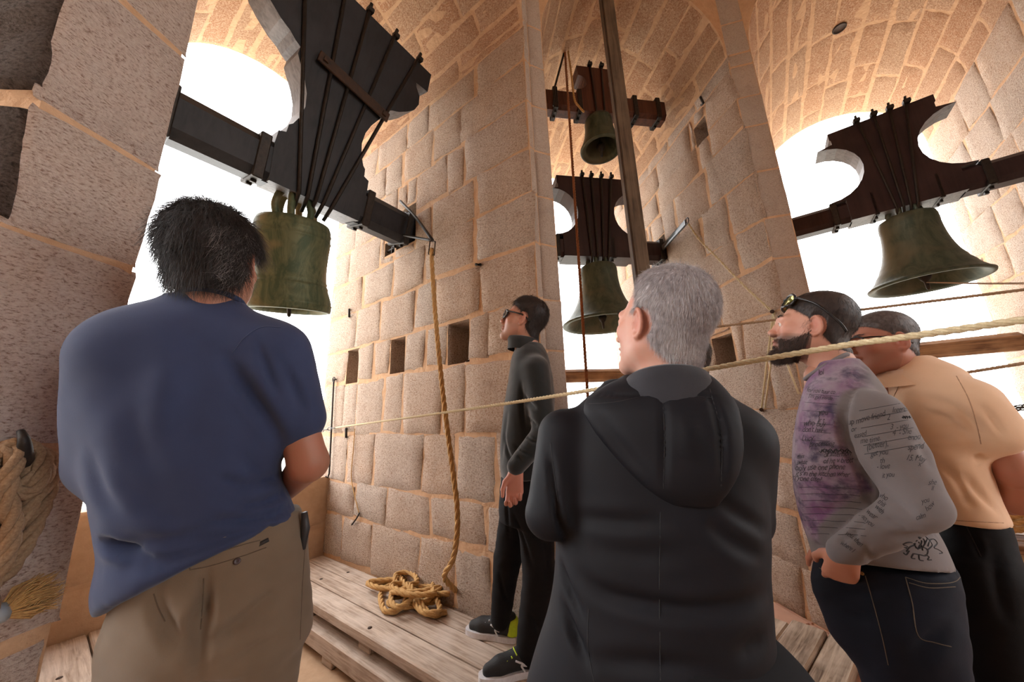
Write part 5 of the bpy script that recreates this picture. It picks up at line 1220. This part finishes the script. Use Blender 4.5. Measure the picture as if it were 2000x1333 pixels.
def glyphs(txt):
    cu = bpy.data.curves.new('txt', 'FONT'); cu.body = txt; cu.resolution_u = 3; cu.shear = .35; cu.offset = -.006; cu.space_character = .92; o_ = bpy.data.objects.new('txt', cu); COL.objects.link(o_)
    dg = bpy.context.evaluated_depsgraph_get(); me = bpy.data.meshes.new_from_object(o_.evaluated_get(dg))
    V = np.array([v.co[:] for v in me.vertices]).reshape(-1, 3); Fq = [list(p.vertices) for p in me.polygons]
    bpy.data.objects.remove(o_); bpy.data.curves.remove(cu); bpy.data.meshes.remove(me); return V, Fq
def write(txt, x, y, size, ang=0, k=0):
    V, Fq = glyphs(txt)
    if not len(V): return
    a = math.radians(ang); r = random.Random(hash(txt) % 999 if False else len(txt)*7+int(x)); ph = r.uniform(0, 6)
    X = V[:, 0]*size*.9; Y = V[:, 1]*size*1.15+np.sin(V[:, 0]*2.3+ph)*size*.07+k*X*X
    px, py = x+X*math.cos(a)+Y*math.sin(a), y+X*math.sin(a)-Y*math.cos(a)
    W_ = []; v = unit(EYEP-pt(1680, 900, 1.3)); ok = []
    for p, q in zip(px, py):
        h_ = hit(stree, p, q); ok.append(h_ is not None); W_.append(h_+v*.0015 if h_ is not None else EYEP)
    W_ = np.array(W_); good = [f for f in Fq if all(ok[i] for i in f) and max(np.linalg.norm(W_[f[0]]-W_[i]) for i in f) < .04]
    shc.add(W_, good)
for t_ in [('you', 1598, 812, 15, -4), ('Ir t', 1597, 826, 13, -4), ('who buy', 1568, 832, 15, 2), ("don't hav", 1566, 843, 13, 3), ('lol', 1598, 735, 14, -12), ('for rou tuur co', 1575, 766, 11, 5), ("I'm girl inside", 1578, 778, 11, 5), ('Lucy', 1565, 862, 15, -2), ('processing', 1580, 873, 14, -2), ('of attention', 1608, 893, 14, -2), ('this', 1556, 896, 12, 0),
     ('of he v brott', 1607, 906, 14, -2), ('what', 1556, 908, 12, 0), ('only use one phone', 1552, 920, 15, -2), ("it's in the kitchen wher", 1553, 930, 14, 1), ('eryone else?', 1546, 938, 14, 4),
     ('up move friend', 1656, 832, 15, -14), ('Interest', 1742, 806, 14, -4), ('n', 1746, 768, 12, 0), ('2', 1732, 822, 15, -8), ('or', 1662, 845, 13, -8), ('3  - you', 1738, 840, 14, -4), ('eased', 1668, 856, 13, -10), ('4  - She', 1742, 851, 15, -4), ('me time.', 1680, 868, 14, -10), ('(better),', 1692, 880, 16, -12), ('enou', 1772, 860, 15, -4),
     ('get you', 1700, 892, 14, -8), ('spend', 1772, 879, 16, -2), ('th', 1718, 906, 14, -6), ('15. May', 1768, 898, 15, 8), ('x', 1792, 912, 14, 4), ('- love', 1712, 918, 14, -8), ("it you", 1722, 934, 13, -6), ('she', 1812, 947, 14, 4), ('II', 1818, 958, 12, 0), ('who', 1712, 970, 14, 22), ('I this', 1708, 978, 14, 35), ('with', 1706, 992, 14, 38), ('wear', 1690, 1000, 14, 40),
     ('so,', 1682, 1010, 13, 45), ('you', 1690, 1020, 13, 40), ('you, then', 1650, 1042, 13, 40), ('where I', 1640, 1062, 12, 35), ('you', 1800, 985, 13, -20), ('how', 1810, 1000, 14, -40), ('calm', 1790, 1018, 13, -25)]: write(*t_)
for i in range(8): y_ = 952+i*13; ribbon([(1552+i*2+q*9, y_+.05*q*q*.4+math.sin(q)*.6) for q in range(15)], .5)
for i in range(6): y_ = 770+i*16+(8 if i > 2 else 0); ribbon([(1575-i*4+q*8, y_+q*.6) for q in range(9)], .45)
for i in range(6): ribbon([(1678+i*2+q*10, 803+i*17-q*1.8) for q in range(12)], .5)
ribbon([(1600+i*3.0, 882+4*math.sin(i*2.2)) for i in range(22)], 1.2); ribbon([(1604+i*3.0, 880+3*math.sin(i*1.7+1)) for i in range(20)], 1.1); ribbon([(1762+i*1.5, 815+3*math.sin(i*2.0)) for i in range(12)], 1.4)
# winged beast emblem above the back hem
for pl in ([(1770, 1078), (1776, 1070), (1786, 1066), (1792, 1072), (1804, 1070), (1812, 1076), (1808, 1086), (1796, 1084), (1784, 1082)], [(1790, 1072), (1784, 1062), (1774, 1060), (1764, 1064), (1772, 1068), (1766, 1070), (1775, 1073)], [(1796, 1070), (1800, 1058), (1794, 1050), (1804, 1054), (1806, 1064)], [(1802, 1070), (1810, 1054), (1806, 1048), (1814, 1056), (1812, 1068)], [(1810, 1076), (1820, 1066), (1816, 1056), (1824, 1054), (1830, 1062), (1824, 1070), (1832, 1074), (1840, 1080), (1834, 1082)],
           [(1784, 1082), (1780, 1090), (1788, 1092)], [(1794, 1084), (1796, 1094), (1804, 1096)], [(1806, 1084), (1814, 1088), (1812, 1094), (1820, 1094)], [(1776, 1076), (1770, 1084), (1764, 1080)], [(1792, 1074), (1798, 1064), (1802, 1076)], [(1786, 1066), (1790, 1056), (1796, 1062)]): ribbon(catmull([[*p, 0] for p in pl], 5)[:, :2], 1.25)
o = shc.build('printed_writing', M['ink'], shirt, label='handwritten black print on the shirt'); o['kind'] = 'stuff'
Hd = pt(1583, 641, 1.57); Rd = rot(-53, 17, 0)
nbk = MB(); nc = pt(1612, 714, 1.53); nbk.tube([nc+np.array([*dirn(AZ-90), 0])*.058*math.cos(a)+np.array([*dirn(AZ), 0])*.062*math.sin(a)+[0, 0, -.006-.034*math.cos(a)] for a in np.linspace(0, 6.283, 33)], .007, 6, cap=False); nbk.build('neckband', M['print'], shirt, cols=np.zeros((33*6, 3)))
rows, org = planerows(AZ, DP, [(1080, 1592, 1860, .16, .0), (1120, 1597, 1872, .17, .0), (1170, 1610, 1876, .175, .0), (1220, 1638, 1872, .17, .0), (1260, 1665, 1866, .155, .0)])
hA, hB = pt(1752, 1230, 1.43), pt(1745, 1230, 1.62); hA[2] = hB[2] = max(hA[2], .78)
kA, kB = flt(hA*1.0, .45), flt(hB*1.0, .45)
tr, tV, tF = trousers(root, rows, org, AZ, [([hA, kA, flt(hA, .09)], [.105, .085, .07]), ([hB, kB, flt(hB, .09)], [.105, .085, .07]), ([pt(1632, 1152, 1.43), pt(1668, 1225, 1.43)], [.052, .06])], M['denim'], .009, [([(1620, 1150), (1680, 1160), (1740, 1150)], .005, .016), ([(1640, 1200), (1700, 1215)], .005, .016), ([(1860, 1230), (1820, 1250), (1780, 1290)], .008, .02)])
for pl in ([(1690, 1125), (1706, 1180), (1722, 1240), (1735, 1300)], [(1768, 1128), (1782, 1180), (1793, 1242), (1826, 1256), (1858, 1264)], [(1768, 1128), (1810, 1140), (1862, 1138), (1880, 1122)], [(1775, 1139), (1815, 1149), (1866, 1147)], [(1600, 1110), (1640, 1128), (1684, 1122)]): patch_line(tr, tV, tF, pl, .0011, M['stitch'], 'stitching')
tt = bvh(tV, tF); q = hit(tt, 1684, 1121); vd = unit(q-EYEP) if q is not None else None
if q is not None: mb = MB(); mb.lathe([(.001, .003), (.004, .003), (.005, -.002)], q, -vd, 10); mb.build('rivet', simple('copper_rivet', srgb(170, 130, 80), srgb(140, 104, 64), 30, .4, 0, .8), tr)
hl4 = HAIRLINE(.070, .004, -.078); HR4 = srgb(40, 32, 30)[:3]
Vh, Fh, Ch, Lh = head_mesh(Hd, Rd, .0024, hair=HR4, hairline=hl4, nk=-.088, stubble=.85, stubcol=np.array(srgb(64, 46, 38)[:3]), skin=np.array(srgb(194, 144, 122)[:3]), fat=.004)
s = Sdf(); s.chain([sh, el_, wr], [.042, .034, .024], .02)
yd = unit(pt(1632, 1165, 1.43)-wr); zd = np.array([*dirn(AZ), 0]); zd = unit(zd-yd*(zd@yd)); xd = -np.cross(yd, zd)
hand_sdf(s, wr+yd*.006, np.stack([xd, yd, zd], 1), curl=(12, 14, 10), thumb=1.1); s.chain([sh2, el2, wr2], [.05, .045, .032], .02); hand_sdf(s, wr2, np.stack([xd, yd, -zd], 1)); s.rc(sh, sh2, .05, .05, .03)
aV, aF = s.mesh(.004, 1)
body = merge((Vh, Fh, Ch), (aV, aF, np.array(srgb(190, 132, 108)[:3])), core((hA+hB)/2+[0, 0, .08], Hd-[0, 0, .17], [[hA, kA, flt(hA, .12)], [hB, kB, flt(hB, .12)]], .10))
obj('body', body[0], body[1], M['skin'], root, cols=body[2])
sV, sF = shell(Lh, Vh, Fh, Rd, hl4(Lh) > 0, lambda L: .004+.008*np.clip((L[:, 2]-.03)/.08, 0, 1), 60, .001, 5); hr = obj('hair', sV, sF, M['hair_brown'], root)
hairdo(hr, sV, sF, None, Rd, np.ones(len(sV), bool), 4500, .012, .00045, M['hair_brown'], .35, noise=.22, segs=2, droop=.2, name='hair_strands', part=crown_comb(Hd, (0, -.05, .13), .5))
ax = np.abs(Lh[:, 0]); bm_ = (Lh[:, 1] > -.002) & (Lh[:, 2] < np.interp(Lh[:, 1], [-.01, .02, .05, .08, .11], [-.01, -.035, -.052, -.050, -.050])) & (Lh[:, 2] > -.128) & ~((ax < .024) & (np.abs(Lh[:, 2]+.0685) < .0095)) & ~((ax < .016) & (Lh[:, 2] > -.058)) & (Lh[:, 1]+Lh[:, 2]*.2 > -.01)
M['beard'] = hair_mat('brown_beard', srgb(52, 38, 32), srgb(78, 56, 44), srgb(64, 46, 38))
hairdo(root, Vh, Fh, None, Rd, bm_, 7500, .014, .00050, M['beard'], .5, (0, .25, -.85), .25, 3, .0, name='beard')
cm_ = bm_ & (Lh[:, 2] < -.085) & (Lh[:, 1] > .03); hairdo(root, Vh, Fh, None, Rd, cm_, 3600, .026, .0005, M['beard'], .45, (0, .25, -.9), .22, 3, .0, name='beard_tip')
sb = (ax > .05) & (Lh[:, 1] > -.0) & (Lh[:, 1] < .024) & (Lh[:, 2] < .02) & (Lh[:, 2] > -.05); hairdo(root, Vh, Fh, None, Rd, sb, 500, .012, .0004, M['beard'], .3, (0, .1, -1), .25, 2, 0, name='sideburn')
eye_part(root, Rd, Hd); brows(root, Rd, Hd, M['hair_brown'], 110)
M['mirror'] = simple('gold_mirror_lens', srgb(170, 160, 70), srgb(120, 120, 50), 14, .12, 0, .9)
glasses(root, Hd, Rd, 'sunglasses', M['mirror'], M['glass_black'], -.020, .050, 20, thick=.0044, hgt=.024, w=.030, ty=-.055, tz=-.022, wrap=.024)
for p in (hA, hB): shoe(root, [p[0]+.03, p[1]-.04], -50, zf=.013)
# ---------------------------------------------------------------- 5 : man in the peach polo shirt and glasses
M['peach'] = cloth_mat('peach_pique', srgb(224, 188, 156), srgb(216, 180, 148), 380, .85, .35)
AZ = 48; DP = 1.98
root = person([1.55, 1.32, .012], 'heavy man in peach polo shirt and black glasses, hands behind his back')
rows, org = planerows(AZ, DP, [(700, 1735, 1812, .06, .0), (716, 1725, 1862, .09, .0), (735, 1720, 1895, .13, .0), (770, 1722, 1915, .155, .0), (810, 1735, 1928, .17, .0), (860, 1755, 1925, .18, .0), (910, 1775, 1932, .19, .0), (960, 1792, 1948, .19, .0), (1000, 1805, 1968, .19, .0), (1035, 1812, 1985, .185, .0), (1080, 1815, 1990, .18, 0)])
s = Sdf().loft(org, AZ, rows, n=2.3)
sh, el_, wr = pt(1893, 788, 1.86), pt(1985, 925, 1.93), pt(1985, 985, 2.14)
sl = sh*.60+el_*.40; s.rc(sh, sl, .076, .080, .05); sh2, el2, wr2 = pt(1800, 760, 2.2), pt(1820, 900, 2.3), pt(1940, 980, 2.24); s.rc(sh2, sh2*.45+el2*.55, .085, .078, .05)
ca, cb, cc_ = pt(1830, 1018, 1.84), pt(1996, 1030, 2.0), pt(1900, 1010, 2.15); nrm = np.cross(cb-ca, cc_-ca); s.cut(ca, nrm if nrm[2] < 0 else -nrm)
V, F = s.mesh(.009, 2); V = V+normals(V, F)*(.003*vnoise(V, 22, 21)+.0014*vnoise(V, 60, 22))[:, None]
V = folds(V, F, [([(1790, 775), (1850, 790), (1900, 830), (1925, 860)], .008, .02), ([(1870, 790), (1900, 830), (1915, 870)], .005, .014), ([(1800, 850), (1860, 840), (1915, 850)], .006, .02), ([(1810, 880), (1870, 880), (1925, 870)], .006, .02), ([(1880, 920), (1910, 960), (1950, 1000)], .008, .018), ([(1830, 900), (1870, 940), (1900, 1000)], .006, .018), ([(1800, 800), (1840, 815), (1880, 845), (1905, 880)], .007, .014), ([(1915, 790), (1940, 820), (1955, 850)], .006, .012), ([(1780, 820), (1850, 815), (1900, 825)], .004, .016), ([(1900, 900), (1925, 890)], .008, .014)])
po = obj('polo_shirt', V, F, M['peach'], root)
M['peach_seam'] = simple('peach_seam', srgb(176, 140, 112), srgb(166, 130, 104), 100, .9, 0)
for pl in ([(1868, 735), (1892, 780), (1908, 830), (1916, 868)], [(1760, 745), (1740, 790), (1732, 830)], [(1800, 1012), (1880, 1018), (1960, 1022)]): patch_line(po, V, F, pl, .0014, M['peach_seam'], 'seam')
Hp = pt(1750, 664, 1.88)+.075*np.array([*dirn(12), 0]); Rp = rot(-78, 4, 0)
rings = []; nb = Hp+Rp@np.array([0, -.046, -.118])
for rr_, zz_ in ((.078, -.02), (.076, .012), (.080, .018), (.102, -.012), (.128, -.045)):
    rings.append([nb+Rp@np.array([rr_*math.cos(a), rr_*math.sin(a), 0])+np.array([0, 0, zz_-.016*math.sin(a)]) for a in np.linspace(1.75, 2*math.pi+1.39, 34)])
obj('collar', np.concatenate(rings), [[i*34+j, i*34+j+1, (i+1)*34+j+1, (i+1)*34+j] for i in range(4) for j in range(33)], M['peach'], po)
rows, org = planerows(AZ, DP, [(1005, 1815, 1968, .16, 0), (1050, 1822, 1982, .17, 0), (1100, 1830, 1984, .17, 0), (1160, 1842, 1980, .16, 0)])
hA, hB = pt(1900, 1130, 1.88), pt(1900, 1130, 2.10)
tr, tV, tF = trousers(root, rows, org, AZ, [([hA, flt(hA*1.0, .45), flt(hA, .09)], [.11, .09, .075]), ([hB, flt(hB, .45), flt(hB, .09)], [.11, .09, .075])], M['black_cloth'], .010, [([(1890, 1030), (1905, 1060), (1915, 1090)], .006, .01), ([(1940, 1060), (1950, 1140), (1970, 1220)], .007, .018)])
patch_line(tr, tV, tF, [(1888, 1030), (1900, 1055), (1916, 1088)], .002, M['seam_dark'], 'pocket_zip')
hl5 = HAIRLINE(.072, .010, -.070); HR5 = srgb(66, 58, 56)[:3]
Vh, Fh, Ch, Lh = head_mesh(Hp, Rp, .0028, hair=HR5, hairline=hl5, stubble=.2, skin=np.array(srgb(180, 126, 106)[:3]), fat=.006)
s = Sdf(); s.chain([sh-[0, 0, .02], el_, wr], [.036, .044, .034], .02); s.chain([sh2, el2, wr2], [.055, .048, .034], .02)
Rw = np.stack([np.array([0, 0, 1.]), unit(wr2-wr), unit(np.cross([0, 0, 1.], wr2-wr))], 1); hand_sdf(s, wr, Rw); hand_sdf(s, wr2, np.stack([Rw[:, 0], -Rw[:, 1], -Rw[:, 2]], 1), curl=(40, 40, 30)); s.rc(sh, sh2, .05, .05, .03)
aV, aF = s.mesh(.0055, 1)
body = merge((Vh, Fh, Ch), (aV, aF, np.array(srgb(170, 114, 92)[:3])), core((hA+hB)/2+[0, 0, .08], Hp-[0, 0, .16], [[hA, flt(hA, .45), flt(hA, .12)], [hB, flt(hB, .45), flt(hB, .12)]], .11))
obj('body', body[0], body[1], M['skin'], root, cols=body[2])
M['hair_dark_grey'] = hair_mat('dark_grey_hair', srgb(62, 54, 52), srgb(92, 84, 82), srgb(74, 66, 64))
sV, sF = shell(Lh, Vh, Fh, Rp, hl5(Lh) > 0, lambda L: .004+.006*np.clip((L[:, 2]-.03)/.08, 0, 1), 60, .001, 6); hr = obj('hair', sV, sF, M['hair_dark_grey'], root)
hairdo(hr, sV, sF, None, Rp, np.ones(len(sV), bool), 3000, .010, .0005, M['hair_dark_grey'], .4, noise=.22, segs=2, droop=.2, name='hair_strands', part=crown_comb(Hp, (0, -.05, .13), .5))
M['lens_clear'] = simple('clear_lens', srgb(120, 100, 92), srgb(110, 92, 86), 20, .08, 0); lc = M['lens_clear'].node_tree.nodes['Principled BSDF']; lc.inputs['Transmission Weight'].default_value = 1.0; lc.inputs['IOR'].default_value = 1.05; lc.inputs['Base Color'].default_value = (.95, .95, .95, 1)
for l_ in list(lc.inputs['Base Color'].links): M['lens_clear'].node_tree.links.remove(l_)
glasses(root, Hp, Rp, 'glasses', M['lens_clear'], M['glass_black'], -.003, .002, thick=.0032, wrap=.016, hgt=.017)
eye_part(root, Rp, Hp); brows(root, Rp, Hp, M['hair_dark_grey'], 90)
for p in (hA, hB): shoe(root, [p[0]+.03, p[1]-.03], -60, zf=.013)
# ---------------------------------------------------------------- 6 : man almost hidden behind the grey-haired man
AZ = 25.6; b0 = dirn(AZ)*2.12
root = person([b0[0], b0[1], .012], 'dark-haired man in grey top, mostly hidden behind the grey-haired man')
M['grey_top'] = cloth_mat('grey_sweater', srgb(112, 112, 118), srgb(98, 98, 104), 300, .9, .4)
Hq = pt(1346, 706, 2.12); Rq = rot(-20, 5, 0); zt_ = Hq[2]
s = Sdf().loft((b0[0], b0[1]), AZ, [(.86, -.02, 0, .17, .12), (1.0, -.02, 0, .165, .115), (1.2, -.01, 0, .18, .12), (1.36, .0, 0, .21, .11), (1.44, .0, 0, .19, .09), (1.49, -.02, 0, .09, .07)])
for m in (-1, 1):
    a = np.array([*(b0+dirn(AZ+90)*m*.20), 1.38]); b_ = np.array([*(b0+dirn(AZ+90)*m*.25), 1.08]); c = np.array([*(b0+dirn(AZ+90)*m*.22+dirn(AZ-40)*.2), .95]); s.chain([a, b_, c], [.062, .05, .038], .04)
V, F = s.mesh(.011, 2); obj('sweater', V, F, M['grey_top'], root)
s = Sdf(); s.el((b0[0], b0[1], .86), (.17, .14, .12), k=.04); hp = [np.array([*(b0+dirn(AZ+90)*m*.09), .82]) for m in (-1, 1)]
for p in hp: s.chain([p, flt(p, .46), flt(p, .09)], [.09, .07, .06], .04)
V, F = s.mesh(.014, 2); obj('trousers', V, F, M['denim'], root)
hl6 = HAIRLINE(.062, .004, -.085); Vh, Fh, Ch, Lh = head_mesh(Hq, Rq, .003, hair=HR3, hairline=hl6, stubble=.2)
s = Sdf()
for m in (-1, 1):
    c = np.array([*(b0+dirn(AZ+90)*m*.22+dirn(AZ-40)*.2), .95]); d_ = np.array([*dirn(AZ-40), -.3]); d_ = unit(d_); s.rc(np.array([*(b0+dirn(AZ+90)*m*.25), 1.08]), c, .042, .03, .02); x_ = unit(np.cross(d_, [0, 0, 1.])*-m); hand_sdf(s, c, np.stack([x_, d_, np.cross(x_, d_)], 1))
aV, aF = s.mesh(.006, 1); body = merge((Vh, Fh, Ch), (aV, aF, SKIN), core([*b0, .9], Hq-[0, 0, .15], [[p, flt(p, .46), flt(p, .12)] for p in hp], .085))
obj('body', body[0], body[1], M['skin'], root, cols=body[2])
sV, sF = shell(Lh, Vh, Fh, Rq, hl6(Lh) > 0, lambda L: .006+.012*np.clip((L[:, 2]-.03)/.08, 0, 1), 60, .001, 8); hr = obj('hair', sV, sF, M['hair_brown'], root)
hairdo(hr, sV, sF, None, Rq, np.ones(len(sV), bool), 2500, .016, .0006, M['hair_brown'], .4, noise=.25, segs=2, droop=.2, name='hair_strands', part=crown_comb(Hq, (0, -.05, .13), .5))
eye_part(root, Rq, Hq); brows(root, Rq, Hq, M['hair_brown'])
for p in hp: shoe(root, [p[0], p[1]-.05], AZ, zf=.013)
